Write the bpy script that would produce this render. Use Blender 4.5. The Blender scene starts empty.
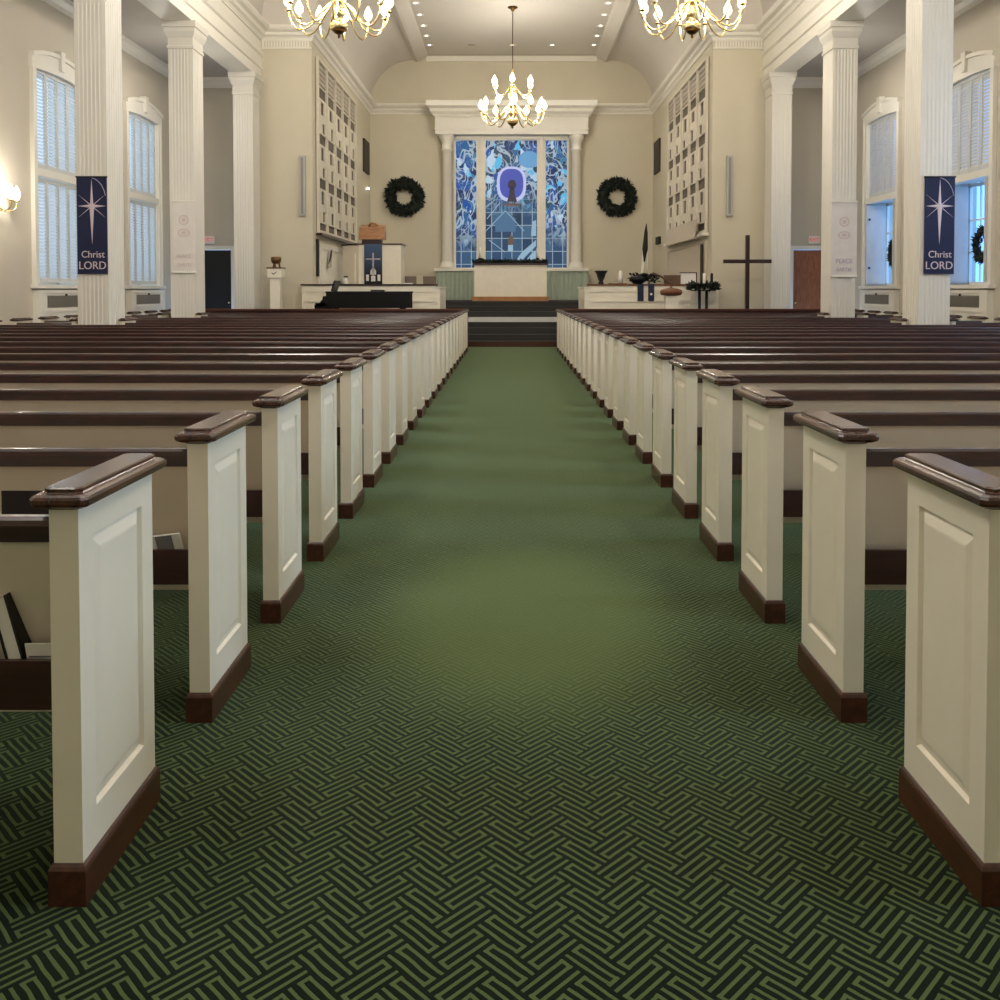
import bpy, math, random
from mathutils import Vector, Matrix
random.seed(7)
PI = math.pi
S = bpy.context.scene
COL = S.collection

# ------------------------------------------------------------------ camera frame (for turning measured pixels into metres)
CAMX, CAMZ, FPX, VX, HY = -0.06, 1.40, 930.0, 509.9, 290.0
def at(px, py, Y):
    """world point at distance Y seen at photograph pixel (px, py)"""
    return Vector((CAMX + (px - VX) * Y / FPX, Y, CAMZ + (HY - py) * Y / FPX))

# ------------------------------------------------------------------ mesh builder
class MB:
    def __init__(s): s.v = []; s.f = []; s.sm = []
    def add(s, vs, fs, smooth=False):
        b = len(s.v); s.v += [tuple(x) for x in vs]
        s.f += [tuple(b + i for i in q) for q in fs]; s.sm += [smooth] * len(fs)
        return s
    def box(s, x0, x1, y0, y1, z0, z1):
        if x0 > x1: x0, x1 = x1, x0
        if y0 > y1: y0, y1 = y1, y0
        if z0 > z1: z0, z1 = z1, z0
        return s.add([(x0,y0,z0),(x1,y0,z0),(x1,y1,z0),(x0,y1,z0),(x0,y0,z1),(x1,y0,z1),(x1,y1,z1),(x0,y1,z1)],
                     [(0,3,2,1),(4,5,6,7),(0,1,5,4),(1,2,6,5),(2,3,7,6),(3,0,4,7)])
    def obox(s, M, sx, sy, sz):
        vs = [M @ Vector((a*sx/2, b*sy/2, c*sz/2)) for c in (-1,1) for a, b in ((-1,-1),(1,-1),(1,1),(-1,1))]
        return s.add(vs, [(0,3,2,1),(4,5,6,7),(0,1,5,4),(1,2,6,5),(2,3,7,6),(3,0,4,7)])
    def loft(s, rings, cap=True, smooth=False, closed=True):
        n = len(rings[0]); vs = [p for r in rings for p in r]; fs = []
        for i in range(len(rings) - 1):
            for j in range(n if closed else n - 1):
                k = (j + 1) % n
                fs.append((i*n+j, i*n+k, (i+1)*n+k, (i+1)*n+j))
        s.add(vs, fs, smooth)
        if cap:
            b = len(s.v) - len(vs)
            s.f.append(tuple(b + i for i in reversed(range(n)))); s.sm.append(False)
            s.f.append(tuple(b + (len(rings)-1)*n + i for i in range(n))); s.sm.append(False)
        return s
    def prism(s, poly, axis, a, b):
        """poly of 2-D points extruded along axis from a to b (x: (y,z), y: (x,z), z: (x,y))"""
        def P(p, t): return {'x': (t, p[0], p[1]), 'y': (p[0], t, p[1]), 'z': (p[0], p[1], t)}[axis]
        return s.loft([[P(p, a) for p in poly], [P(p, b) for p in poly]])
    def lathe(s, prof, c=(0,0,0), n=16, smooth=True):
        rings = [[(c[0] + r*math.cos(2*PI*j/n), c[1] + r*math.sin(2*PI*j/n), c[2] + z) for j in range(n)] for r, z in prof]
        return s.loft(rings, True, smooth)
    def tube(s, pts, r, n=8):
        pts = [Vector(p) for p in pts]; rings = []
        rr = r if isinstance(r, (list, tuple)) else [r] * len(pts)
        up = Vector((0, 0, 1))
        for i, p in enumerate(pts):
            t = (pts[min(i+1, len(pts)-1)] - pts[max(i-1, 0)]).normalized()
            u = t.cross(up)
            if u.length < 1e-3: u = t.cross(Vector((0, 1, 0)))
            u.normalize(); w = t.cross(u).normalized()
            rings.append([p + rr[i]*(math.cos(2*PI*k/n)*u + math.sin(2*PI*k/n)*w) for k in range(n)])
        return s.loft(rings, True, True)
    def sweep(s, path, prof):
        """moulding: prof of (offset into the room, z) carried along an axis-aligned path whose room side is on the right of travel"""
        rings = []
        for i, p in enumerate(path):
            p = Vector(p); ns = []
            for a, b in ((i-1, i), (i, i+1)):
                if 0 <= a and b < len(path):
                    d = (Vector(path[b]) - Vector(path[a])).normalized(); ns.append(Vector((d.y, -d.x)))
            m = ns[0] if len(ns) == 1 else ns[0] + ns[1]
            rings.append([(p.x + m.x*o, p.y + m.y*o, z) for o, z in prof])
        return s.loft(rings, True)
    def build(s, name, mat, parent=None, **kw):
        me = bpy.data.meshes.new(name); me.from_pydata(s.v, [], s.f); me.update()
        import bmesh
        bm = bmesh.new(); bm.from_mesh(me); bmesh.ops.recalc_face_normals(bm, faces=bm.faces); bm.to_mesh(me); bm.free()
        me.polygons.foreach_set('use_smooth', s.sm)
        me.materials.append(mat)
        o = bpy.data.objects.new(name, me); COL.objects.link(o)
        if parent: o.parent = parent
        return tag(o, **kw) if kw else o

def tag(o, label=None, cat=None, group=None, kind=None):
    for k, v in (('label', label), ('category', cat), ('group', group), ('kind', kind)):
        if v: o[k] = v
    return o
def thing(name, loc, label, cat, group=None, rz=0, kind=None):
    o = bpy.data.objects.new(name, None); COL.objects.link(o); o.location = loc; o.rotation_euler = (0, 0, rz)
    o.empty_display_size = .1
    return tag(o, label, cat, group, kind)
def copy_tree(o, parent=None):
    c = o.copy(); COL.objects.link(c)
    if parent: c.parent = parent
    for ch in list(o.children): copy_tree(ch, c)
    return c

# ------------------------------------------------------------------ materials
def lin(*c): return tuple((x/255/12.92 if x/255 <= .04045 else ((x/255+.055)/1.055)**2.4) for x in c) + (1,)
def newmat(name):
    m = bpy.data.materials.new(name); m.use_nodes = True
    nt = m.node_tree; return m, nt, nt.nodes['Principled BSDF']
def paint(name, rgb, rough=.5, metal=0, noise=.04, scale=6, bump=0, coat=0, spec=.5):
    m, nt, b = newmat(name); c = lin(*rgb)
    b.inputs['Roughness'].default_value = rough; b.inputs['Metallic'].default_value = metal
    b.inputs['Specular IOR Level'].default_value = spec
    if coat: b.inputs['Coat Weight'].default_value = coat; b.inputs['Coat Roughness'].default_value = .15
    tc = nt.nodes.new('ShaderNodeTexCoord'); nz = nt.nodes.new('ShaderNodeTexNoise')
    nz.inputs['Scale'].default_value = scale; nz.inputs['Detail'].default_value = 4
    nt.links.new(tc.outputs['Object'], nz.inputs['Vector'])
    rp = nt.nodes.new('ShaderNodeValToRGB')
    rp.color_ramp.elements[0].position = .3; rp.color_ramp.elements[1].position = .7
    rp.color_ramp.elements[0].color = tuple(x*(1-noise) for x in c[:3]) + (1,)
    rp.color_ramp.elements[1].color = tuple(min(1, x*(1+noise)) for x in c[:3]) + (1,)
    nt.links.new(nz.outputs['Fac'], rp.inputs['Fac']); nt.links.new(rp.outputs['Color'], b.inputs['Base Color'])
    if bump:
        bp = nt.nodes.new('ShaderNodeBump'); bp.inputs['Strength'].default_value = bump; bp.inputs['Distance'].default_value = .01
        nt.links.new(nz.outputs['Fac'], bp.inputs['Height']); nt.links.new(bp.outputs['Normal'], b.inputs['Normal'])
    return m
def wood(name, dark, light, rough=.3, axis='X', scale=5, coat=.3):
    m, nt, b = newmat(name)
    b.inputs['Roughness'].default_value = rough; b.inputs['Coat Weight'].default_value = coat; b.inputs['Coat Roughness'].default_value = .2
    tc = nt.nodes.new('ShaderNodeTexCoord'); mp = nt.nodes.new('ShaderNodeMapping')
    sc = {'X': (.12, 1, 1), 'Y': (1, .12, 1), 'Z': (1, 1, .12)}[axis]
    mp.inputs['Scale'].default_value = tuple(scale*x*4 for x in sc)
    nz = nt.nodes.new('ShaderNodeTexNoise'); nz.inputs['Scale'].default_value = 2; nz.inputs['Detail'].default_value = 5; nz.inputs['Distortion'].default_value = .6
    rp = nt.nodes.new('ShaderNodeValToRGB'); rp.color_ramp.elements[0].position = .3; rp.color_ramp.elements[1].position = .72
    rp.color_ramp.elements[0].color = lin(*dark); rp.color_ramp.elements[1].color = lin(*light)
    nt.links.new(tc.outputs['Object'], mp.inputs['Vector']); nt.links.new(mp.outputs['Vector'], nz.inputs['Vector'])
    nt.links.new(nz.outputs['Fac'], rp.inputs['Fac']); nt.links.new(rp.outputs['Color'], b.inputs['Base Color'])
    return m
def glow(name, rgb, strength):
    m, nt, b = newmat(name); b.inputs['Base Color'].default_value = lin(*rgb)
    b.inputs['Emission Color'].default_value = lin(*rgb); b.inputs['Emission Strength'].default_value = strength
    return m
def math_node(nt, op, a, b=None, c=None):
    n = nt.nodes.new('ShaderNodeMath'); n.operation = op
    for i, x in enumerate((a, b, c)):
        if x is None: continue
        if isinstance(x, (int, float)): n.inputs[i].default_value = x
        else: nt.links.new(x, n.inputs[i])
    return n.outputs[0]

def carpet_material():
    """woven key-fret carpet laid on the diagonal: olive ridges on a dark green ground"""
    m, nt, b = newmat('green_fret_carpet'); L = nt.links.new
    tc = nt.nodes.new('ShaderNodeTexCoord')
    wob = nt.nodes.new('ShaderNodeTexNoise'); wob.inputs['Scale'].default_value = 14; wob.inputs['Detail'].default_value = 2
    L(tc.outputs['Object'], wob.inputs['Vector'])
    sp = nt.nodes.new('ShaderNodeSeparateXYZ'); L(tc.outputs['Object'], sp.inputs[0])
    w = math_node(nt, 'MULTIPLY', math_node(nt, 'SUBTRACT', wob.outputs['Fac'], .5), .006)
    x = math_node(nt, 'ADD', sp.outputs['X'], w); y = math_node(nt, 'ADD', sp.outputs['Y'], w)
    W = .066; k = 1/(math.sqrt(2)*W)
    u = math_node(nt, 'MULTIPLY', math_node(nt, 'ADD', x, y), k)
    v = math_node(nt, 'MULTIPLY', math_node(nt, 'SUBTRACT', y, x), k)
    i = math_node(nt, 'FLOOR', u); j = math_node(nt, 'FLOOR', v)
    fu = math_node(nt, 'FRACT', u); fv = math_node(nt, 'FRACT', v)
    kk = math_node(nt, 'FLOORED_MODULO', math_node(nt, 'SUBTRACT', i, j), 4.0)
    hor = math_node(nt, 'LESS_THAN', kk, 1.5); ver = math_node(nt, 'SUBTRACT', 1.0, hor)
    sh = math_node(nt, 'MULTIPLY', math_node(nt, 'ADD', fu, kk), .5)
    sv = math_node(nt, 'MULTIPLY', math_node(nt, 'ADD', fv, math_node(nt, 'SUBTRACT', 3.0, kk)), .5)
    ss = math_node(nt, 'ADD', math_node(nt, 'MULTIPLY', sh, hor), math_node(nt, 'MULTIPLY', sv, ver))
    tt = math_node(nt, 'ADD', math_node(nt, 'MULTIPLY', fv, hor), math_node(nt, 'MULTIPLY', fu, ver))
    def band(z, lo, hi): return math_node(nt, 'MULTIPLY', math_node(nt, 'GREATER_THAN', z, lo), math_node(nt, 'LESS_THAN', z, hi))
    ridge = band(math_node(nt, 'FRACT', math_node(nt, 'MULTIPLY', tt, 3.0)), .32, .68)
    body = math_node(nt, 'MULTIPLY', ridge, band(ss, .035, .965))
    h1 = math_node(nt, 'MULTIPLY', band(ss, .035, .10), band(tt, .09, .58))     # hooks that tie two ridges at each end
    h2 = math_node(nt, 'MULTIPLY', band(ss, .90, .965), band(tt, .42, .91))
    val = math_node(nt, 'MAXIMUM', body, math_node(nt, 'MAXIMUM', h1, h2))
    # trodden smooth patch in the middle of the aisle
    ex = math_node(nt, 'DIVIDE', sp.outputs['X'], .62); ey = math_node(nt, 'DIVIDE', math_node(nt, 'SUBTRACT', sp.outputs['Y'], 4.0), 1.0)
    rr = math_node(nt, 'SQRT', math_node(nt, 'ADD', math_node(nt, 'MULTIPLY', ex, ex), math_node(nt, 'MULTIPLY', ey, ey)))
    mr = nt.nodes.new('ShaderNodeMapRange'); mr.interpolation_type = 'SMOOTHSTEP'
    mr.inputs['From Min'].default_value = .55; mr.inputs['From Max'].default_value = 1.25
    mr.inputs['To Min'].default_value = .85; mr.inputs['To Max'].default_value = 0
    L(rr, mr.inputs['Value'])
    fib = nt.nodes.new('ShaderNodeTexNoise'); fib.inputs['Scale'].default_value = 380; fib.inputs['Detail'].default_value = 2
    L(tc.outputs['Object'], fib.inputs['Vector'])
    mix = nt.nodes.new('ShaderNodeMix'); mix.data_type = 'RGBA'
    mix.inputs['A'].default_value = CARPET_DARK; mix.inputs['B'].default_value = CARPET_LINE
    L(val, mix.inputs['Factor'])
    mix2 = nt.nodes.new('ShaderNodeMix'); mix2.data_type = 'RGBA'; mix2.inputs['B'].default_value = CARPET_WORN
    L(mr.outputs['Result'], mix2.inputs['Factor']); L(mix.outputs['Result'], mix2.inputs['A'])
    mul = nt.nodes.new('ShaderNodeMix'); mul.data_type = 'RGBA'; mul.blend_type = 'MULTIPLY'; mul.inputs['Factor'].default_value = .5
    rp = nt.nodes.new('ShaderNodeValToRGB'); rp.color_ramp.elements[0].color = (.4,.4,.4,1); rp.color_ramp.elements[1].color = (1.4,1.4,1.4,1)
    L(fib.outputs['Fac'], rp.inputs['Fac']); L(mix2.outputs['Result'], mul.inputs['A']); L(rp.outputs['Color'], mul.inputs['B'])
    L(mul.outputs['Result'], b.inputs['Base Color'])
    b.inputs['Roughness'].default_value = .85; b.inputs['Specular IOR Level'].default_value = .08
    b.inputs['Sheen Weight'].default_value = CARPET_SHEEN; b.inputs['Sheen Roughness'].default_value = .35
    b.inputs['Sheen Tint'].default_value = lin(172, 196, 152)
    bp = nt.nodes.new('ShaderNodeBump'); bp.inputs['Strength'].default_value = .6; bp.inputs['Distance'].default_value = .006
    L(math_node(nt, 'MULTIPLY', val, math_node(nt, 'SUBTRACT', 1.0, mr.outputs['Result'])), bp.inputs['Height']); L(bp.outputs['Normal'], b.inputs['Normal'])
    return m

def stained_material(name, seed, lower):
    """backlit art glass: blue leaded pieces with pale streaks above, a plain slate-blue grid below"""
    m, nt, b = newmat(name); L = nt.links.new
    tc = nt.nodes.new('ShaderNodeTexCoord'); mp = nt.nodes.new('ShaderNodeMapping')
    mp.inputs['Location'].default_value = (seed, seed*.37, 0); mp.inputs['Scale'].default_value = (1.25, 0, .9); mp.inputs['Rotation'].default_value = (0, .5, 0)
    L(tc.outputs['Object'], mp.inputs['Vector'])
    nz = nt.nodes.new('ShaderNodeTexNoise'); nz.inputs['Scale'].default_value = 1.6; nz.inputs['Detail'].default_value = 2
    L(mp.outputs['Vector'], nz.inputs['Vector'])
    add = nt.nodes.new('ShaderNodeVectorMath'); add.operation = 'MULTIPLY_ADD'; add.inputs[1].default_value = (1.3, 1.3, 1.3)
    L(nz.outputs['Color'], add.inputs[0]); L(mp.outputs['Vector'], add.inputs[2])
    vo = nt.nodes.new('ShaderNodeTexVoronoi'); vo.inputs['Scale'].default_value = 3.3; L(add.outputs[0], vo.inputs['Vector'])
    ve = nt.nodes.new('ShaderNodeTexVoronoi'); ve.feature = 'DISTANCE_TO_EDGE'; ve.inputs['Scale'].default_value = 3.3; L(add.outputs[0], ve.inputs['Vector'])
    bw = nt.nodes.new('ShaderNodeSeparateColor'); L(vo.outputs['Color'], bw.inputs[0])
    rp = nt.nodes.new('ShaderNodeValToRGB'); e = rp.color_ramp.elements
    rp.color_ramp.interpolation = 'CONSTANT'
    e[0].position = 0; e[0].color = lin(14, 46, 98); e[1].position = .22; e[1].color = lin(36, 96, 150)
    for pos, col in ((.4, (20, 60, 84)), (.54, (56, 128, 172)), (.64, (24, 84, 162)), (.76, (86, 190, 238)), (.84, (40, 74, 90)), (.92, (186, 218, 238))):
        q = e.new(pos); q.color = lin(*col)
    L(bw.outputs[0], rp.inputs['Fac'])
    # lower part: square quarries
    sp = nt.nodes.new('ShaderNodeSeparateXYZ'); L(tc.outputs['Object'], sp.inputs[0])
    wh = nt.nodes.new('ShaderNodeTexWhiteNoise'); cb = nt.nodes.new('ShaderNodeCombineXYZ')
    gx = math_node(nt, 'DIVIDE', sp.outputs['X'], .36); gz = math_node(nt, 'DIVIDE', sp.outputs['Z'], .46)
    L(math_node(nt, 'FLOOR', gx), cb.inputs[0]); L(math_node(nt, 'FLOOR', gz), cb.inputs[1]); L(cb.outputs[0], wh.inputs['Vector'])
    r2 = nt.nodes.new('ShaderNodeValToRGB'); e = r2.color_ramp.elements
    e[0].color = lin(32, 54, 72); e[1].color = lin(66, 104, 132); q = e.new(.5); q.color = lin(44, 76, 112)
    L(wh.outputs['Value'], r2.inputs['Fac'])
    lo = nt.nodes.new('ShaderNodeMapRange'); lo.inputs['From Min'].default_value = lower - .5; lo.inputs['From Max'].default_value = lower + .5
    L(sp.outputs['Z'], lo.inputs['Value'])
    mx = nt.nodes.new('ShaderNodeMix'); mx.data_type = 'RGBA'
    L(lo.outputs['Result'], mx.inputs['Factor']); L(r2.outputs['Color'], mx.inputs['A']); L(rp.outputs['Color'], mx.inputs['B'])
    # cames between the pieces (pale against the dusk) + paler streaks
    edge = math_node(nt, 'LESS_THAN', ve.outputs['Distance'], .014)
    st = nt.nodes.new('ShaderNodeTexNoise'); st.inputs['Scale'].default_value = 1.9; st.inputs['Detail'].default_value = 1; st.inputs['Distortion'].default_value = 1.5
    L(mp.outputs['Vector'], st.inputs['Vector'])
    streak = math_node(nt, 'LESS_THAN', math_node(nt, 'ABSOLUTE', math_node(nt, 'SUBTRACT', st.outputs['Fac'], .5)), .045)
    up = math_node(nt, 'MULTIPLY', math_node(nt, 'MAXIMUM', edge, streak), lo.outputs['Result'])
    fx = math_node(nt, 'FRACT', gx); fz = math_node(nt, 'FRACT', gz)
    grid = math_node(nt, 'MAXIMUM', math_node(nt, 'LESS_THAN', fx, .07), math_node(nt, 'LESS_THAN', fz, .055))
    dn = math_node(nt, 'MULTIPLY', grid, math_node(nt, 'SUBTRACT', 1.0, lo.outputs['Result']))
    m2 = nt.nodes.new('ShaderNodeMix'); m2.data_type = 'RGBA'; m2.inputs['B'].default_value = lin(190, 208, 222)
    L(math_node(nt, 'MULTIPLY', math_node(nt, 'MAXIMUM', up, dn), .72), m2.inputs['Factor']); L(mx.outputs['Result'], m2.inputs['A'])
    b.inputs['Base Color'].default_value = (.01, .015, .03, 1); b.inputs['Roughness'].default_value = .4; b.inputs['Specular IOR Level'].default_value = .2
    L(m2.outputs['Result'], b.inputs['Emission Color']); b.inputs['Emission Strength'].default_value = .85
    return m

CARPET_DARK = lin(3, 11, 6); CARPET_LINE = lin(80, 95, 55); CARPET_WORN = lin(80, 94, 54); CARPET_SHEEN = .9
M = {}
M['carpet'] = carpet_material()
M['wall'] = paint('warm_beige_wall_paint', (206, 197, 174), .6, noise=.02, scale=1.5)
M['aisle_wall'] = paint('side_aisle_wall_paint', (200, 191, 174), .6, noise=.02, scale=1.5)
M['ceiling'] = paint('pale_ceiling_paint', (212, 205, 194), .7, noise=.015, scale=1)
M['aisle_ceiling'] = paint('side_aisle_ceiling_paint', (186, 180, 170), .7, noise=.02)
M['trim'] = paint('cream_trim_paint', (234, 229, 216), .4, noise=.015)
M['column'] = paint('cream_column_paint', (220, 215, 203), .45, noise=.02, scale=2)
M['pew_white'] = paint('cream_pew_paint', (240, 231, 211), .32, noise=.025, scale=5, coat=.15)
M['pew_back'] = paint('beige_pew_back_paint', (218, 206, 188), .3, noise=.03, scale=4, coat=.2)
M['mahogany'] = wood('dark_mahogany', (26, 9, 8), (62, 24, 19), .28, 'X', coat=.2)
M['mahogany_y'] = wood('dark_mahogany_cap', (46, 26, 18), (92, 54, 38), .25, 'Y')
M['rack'] = wood('deep_red_brown_wood', (36, 14, 12), (58, 24, 18), .35, 'X')
M['plinth'] = wood('brown_plinth_wood', (50, 24, 14), (84, 44, 26), .35, 'Y')
M['seat'] = wood('mahogany_seat', (70, 34, 24), (104, 56, 40), .3, 'X')
M['oak'] = wood('honey_oak', (150, 96, 48), (190, 132, 76), .4, 'X')
M['brown_wood'] = wood('brown_wood', (92, 50, 28), (128, 76, 46), .4, 'Z')
M['door_wood'] = wood('russet_door_wood', (124, 72, 44), (168, 106, 68), .45, 'Z')
M['lattice'] = paint('cream_lattice_paint', (216, 207, 188), .5)
M['brass'] = paint('polished_brass', (238, 216, 160), .26, 1, noise=.05)
M['dark_brass'] = paint('aged_dark_brass', (92, 66, 34), .3, 1, noise=.1)
M['bulb'] = glow('lit_flame_bulb', (255, 240, 205), 7)
M['downlight'] = glow('lit_downlight_lens', (255, 246, 228), 6)
M['black'] = paint('black_lacquer', (7, 7, 8), .4, noise=.05, spec=.25)
M['black_matte'] = paint('matt_black', (18, 18, 18), .7)
M['dark_doorway'] = paint('unlit_doorway_black', (14, 13, 12), .6)
M['iron'] = paint('dark_iron', (30, 30, 34), .45, .6)
M['ivory'] = paint('ivory_keys', (235, 232, 222), .3)
M['grey_speaker'] = paint('grey_speaker_cloth', (176, 176, 172), .6)
M['dark_speaker'] = paint('dark_speaker_cloth', (62, 54, 46), .8)
M['grille_dark'] = paint('organ_chamber_cloth', (104, 94, 80), .9, noise=.25, scale=9)
M['grey_slat'] = paint('grey_organ_slats', (182, 172, 156), .6)
M['sage'] = paint('sage_green_fabric', (168, 180, 162), .8, noise=.05)
M['step_carpet'] = paint('charcoal_step_carpet', (52, 50, 48), .95, noise=.15, scale=60)
M['chancel_carpet'] = paint('grey_chancel_carpet', (150, 150, 148), .95, noise=.08, scale=40)
M['navy'] = paint('navy_banner_cloth', (20, 27, 64), .75, noise=.12, scale=3)
M['stole'] = paint('dark_blue_cloth', (26, 36, 64), .75, noise=.12, scale=5)
M['silver'] = paint('silvery_pink_cloth', (206, 190, 196), .6)
M['white_cloth'] = paint('white_banner_cloth', (222, 214, 206), .8, noise=.04)
M['pale_print'] = paint('faint_pink_print', (206, 190, 184), .8)
M['lilac_print'] = paint('lilac_print', (176, 164, 184), .8)
M['leaf'] = paint('dark_evergreen', (24, 34, 24), .7, noise=.4, scale=20)
M['branch'] = paint('twisted_branch', (96, 74, 54), .8, noise=.2)
M['paper'] = paint('white_paper', (232, 228, 220), .7, noise=.03)
M['grey_print'] = paint('grey_printing', (120, 120, 124), .7)
M['cover'] = paint('black_book_cover', (24, 16, 18), .5)
M['red'] = glow('lit_red_letters', (190, 30, 24), .9)
M['bronze'] = paint('bronze', (120, 92, 56), .35, .8, noise=.15)
M['grey_fabric'] = paint('grey_brown_upholstery', (122, 108, 96), .9)
M['wax'] = paint('white_wax', (240, 234, 220), .5)
M['vent'] = paint('grey_vent_grille', (140, 134, 124), .5, .3)
M['shutter'] = paint('grey_white_shutter_paint', (206, 206, 202), .5)
M['board'] = paint('beige_board', (196, 184, 164), .7)
def dyed_cloth():
    m, nt, b = newmat('blue_cloth_dyed_to_navy'); b.inputs['Roughness'].default_value = .8
    tc = nt.nodes.new('ShaderNodeTexCoord'); sp = nt.nodes.new('ShaderNodeSeparateXYZ'); nt.links.new(tc.outputs['Generated'], sp.inputs[0])
    rp = nt.nodes.new('ShaderNodeValToRGB'); rp.color_ramp.elements[0].color = lin(16, 18, 30); rp.color_ramp.elements[1].color = lin(74, 98, 130)
    rp.color_ramp.elements[0].position = .2
    nt.links.new(sp.outputs['Z'], rp.inputs['Fac']); nt.links.new(rp.outputs['Color'], b.inputs['Base Color']); return m
M['dyed'] = dyed_cloth()
def louver_mat():
    m, nt, b = newmat('thin_white_louver_slats')
    b.inputs['Base Color'].default_value = lin(225, 230, 235); b.inputs['Roughness'].default_value = .5
    t = nt.nodes.new('ShaderNodeBsdfTranslucent'); t.inputs['Color'].default_value = lin(236, 240, 245)
    mx = nt.nodes.new('ShaderNodeMixShader'); mx.inputs[0].default_value = .62
    nt.links.new(b.outputs[0], mx.inputs[1]); nt.links.new(t.outputs[0], mx.inputs[2])
    nt.links.new(mx.outputs[0], nt.nodes['Material Output'].inputs['Surface']); return m
M['louver'] = louver_mat()
def glass_mat():
    m, nt, b = newmat('clear_window_glass'); nt.nodes.remove(b)
    tr = nt.nodes.new('ShaderNodeBsdfTransparent'); tr.inputs['Color'].default_value = (.93, .97, .98, 1)
    gl = nt.nodes.new('ShaderNodeBsdfGlossy'); gl.inputs['Roughness'].default_value = .03
    mx = nt.nodes.new('ShaderNodeMixShader'); mx.inputs[0].default_value = .06
    nt.links.new(tr.outputs[0], mx.inputs[1]); nt.links.new(gl.outputs[0], mx.inputs[2])
    nt.links.new(mx.outputs[0], nt.nodes['Material Output'].inputs['Surface']); return m
M['glass'] = glass_mat()

def struct(mb, name, mat, label=None, cat=None, parent=None):
    return mb.build(name, mat, parent, label=label, cat=cat, kind='structure')

# ------------------------------------------------------------------ sizes of the place
WX = 8.5          # side walls
CX = 6.25         # inner face of the colonnade entablature
PX = 5.0          # chancel walls
YF, YB, YE, YR = 23.35, 33.0, 24.2, -4.0    # chancel front, back wall, side-aisle end walls, rear wall
ZS, ZA, ZC = 6.65, 6.87, 7.9                 # soffit, aisle ceiling, cornice top
WIN_Y = (17.45, 21.45); WIN_W = 1.72; WIN_Z0, WIN_Z1 = 1.5, 5.46
NEAR_WIN = (1.4, 5.4, 9.4, 13.4)

struct(MB().box(-WX-.3, WX+.3, YR, 22.9, -.2, 0), 'floor', M['carpet'], 'dark green carpet with an olive key fret pattern', 'floor')

# side walls with window openings
for sgn, side in ((-1, 'left'), (1, 'right')):
    ys = [y for y in (NEAR_WIN if sgn > 0 else ()) ] + list(WIN_Y)
    mb = MB(); y = YR; x0, x1 = sgn*WX, sgn*(WX+.6)
    for c in ys:
        mb.box(x0, x1, y, c-WIN_W/2, 0, ZA+.3)
        mb.box(x0, x1, c-WIN_W/2, c+WIN_W/2, 0, WIN_Z0); mb.box(x0, x1, c-WIN_W/2, c+WIN_W/2, WIN_Z1, ZA+.3)
        y = c+WIN_W/2
    mb.box(x0, x1, y, YE+.3, 0, ZA+.3)
    struct(mb, 'wall_'+side, M['aisle_wall'], 'beige side aisle wall, %s of the nave' % side, 'wall')
# end walls of the side aisles, chancel walls, back wall, rear wall
for sgn, side in ((-1, 'left'), (1, 'right')):
    d0, d1, dz = 7.3, 8.05, 2.45
    mb = MB().box(sgn*6.4, sgn*d0, YE, YE+.2, 0, ZA+.3).box(sgn*d1, sgn*WX, YE, YE+.2, 0, ZA+.3).box(sgn*d0, sgn*d1, YE, YE+.2, dz, ZA+.3)
    struct(mb, 'wall_aisle_end_'+side, M['aisle_wall'], 'end wall of the %s side aisle with a door' % side, 'wall')
    mb = MB().box(sgn*PX, sgn*6.4, YF, YE+.2, 0, ZC).box(sgn*PX, sgn*(PX+.4), YE+.2, YB, 0, ZC)
    struct(mb, 'wall_chancel_'+side, M['wall'], 'beige chancel side wall and pier, %s of the altar' % side, 'wall')
    struct(MB().box(sgn*(CX+.3), WX*sgn, YR, YE, ZA, ZA+.15), 'ceiling_aisle_'+side, M['aisle_ceiling'], 'flat grey ceiling of the %s side aisle' % side, 'ceiling')
    mb = MB().sweep([(-WX, YR), (-WX, YE), (-6.4, YE)] if sgn < 0 else [(6.4, YE), (WX, YE), (WX, YR)],
                    [(0, 6.62), (.03, 6.62), (.05, 6.7), (.12, 6.78), (.14, 6.87), (0, 6.87)])
    struct(mb, 'trim_1' if sgn < 0 else 'trim_2', M['trim'], 'crown moulding around the %s side aisle ceiling' % side, 'moulding')
# back wall with the window opening (-2..2, 2.13..6.78)
mb = MB().box(-PX, -2.05, YB, YB+.3, 0, 9.9).box(2.03, PX, YB, YB+.3, 0, 9.9).box(-2.05, 2.03, YB, YB+.3, 0, 2.13).box(-2.05, 2.03, YB, YB+.3, 6.78, 9.9)
struct(mb, 'wall_back', M['wall'], 'beige wall behind the altar', 'wall')
struct(MB().box(-WX-.3, WX+.3, YR-.2, YR, 0, 10.6), 'wall_rear', M['wall'], 'rear wall of the nave', 'wall')

# vaults: nave and chancel, and the wall between the two profiles
def cove(xs, z0, xe, z1, n=40):
    return [(xs + (xe-xs)*(1-math.cos(t)), z0 + (z1-z0)*math.sin(t)) for t in [PI/2*i/n for i in range(n+1)]]
navep = cove(CX, ZC, 4.3, 10.3); chanp = cove(PX, ZC, 3.42, 9.5)
bead = [(3.42, 9.5), (3.40, 9.44), (3.3, 9.42), (3.22, 9.46), (2.98, 9.62), (2.94, 9.66)]
def full(p): return [(-x, z) for x, z in p] + [(x, z) for x, z in reversed(p)]
def shell(prof, y0, y1, th=.15):
    o = [(x, z+th) for x, z in prof]
    return MB().loft([[(x, y, z) for x, z in prof + o[::-1]] for y in (y0, y1)], True)
struct(shell(full(navep), YR, YF), 'ceiling', M['ceiling'], 'coved plaster ceiling over the nave', 'ceiling')
struct(shell(full(chanp[:-1] + bead), YF+.01, YB), 'ceiling_chancel', M['ceiling'], 'coved ceiling over the chancel with a flat centre', 'ceiling')
mb = MB(); a, b_ = full(navep), full(chanp)
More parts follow.
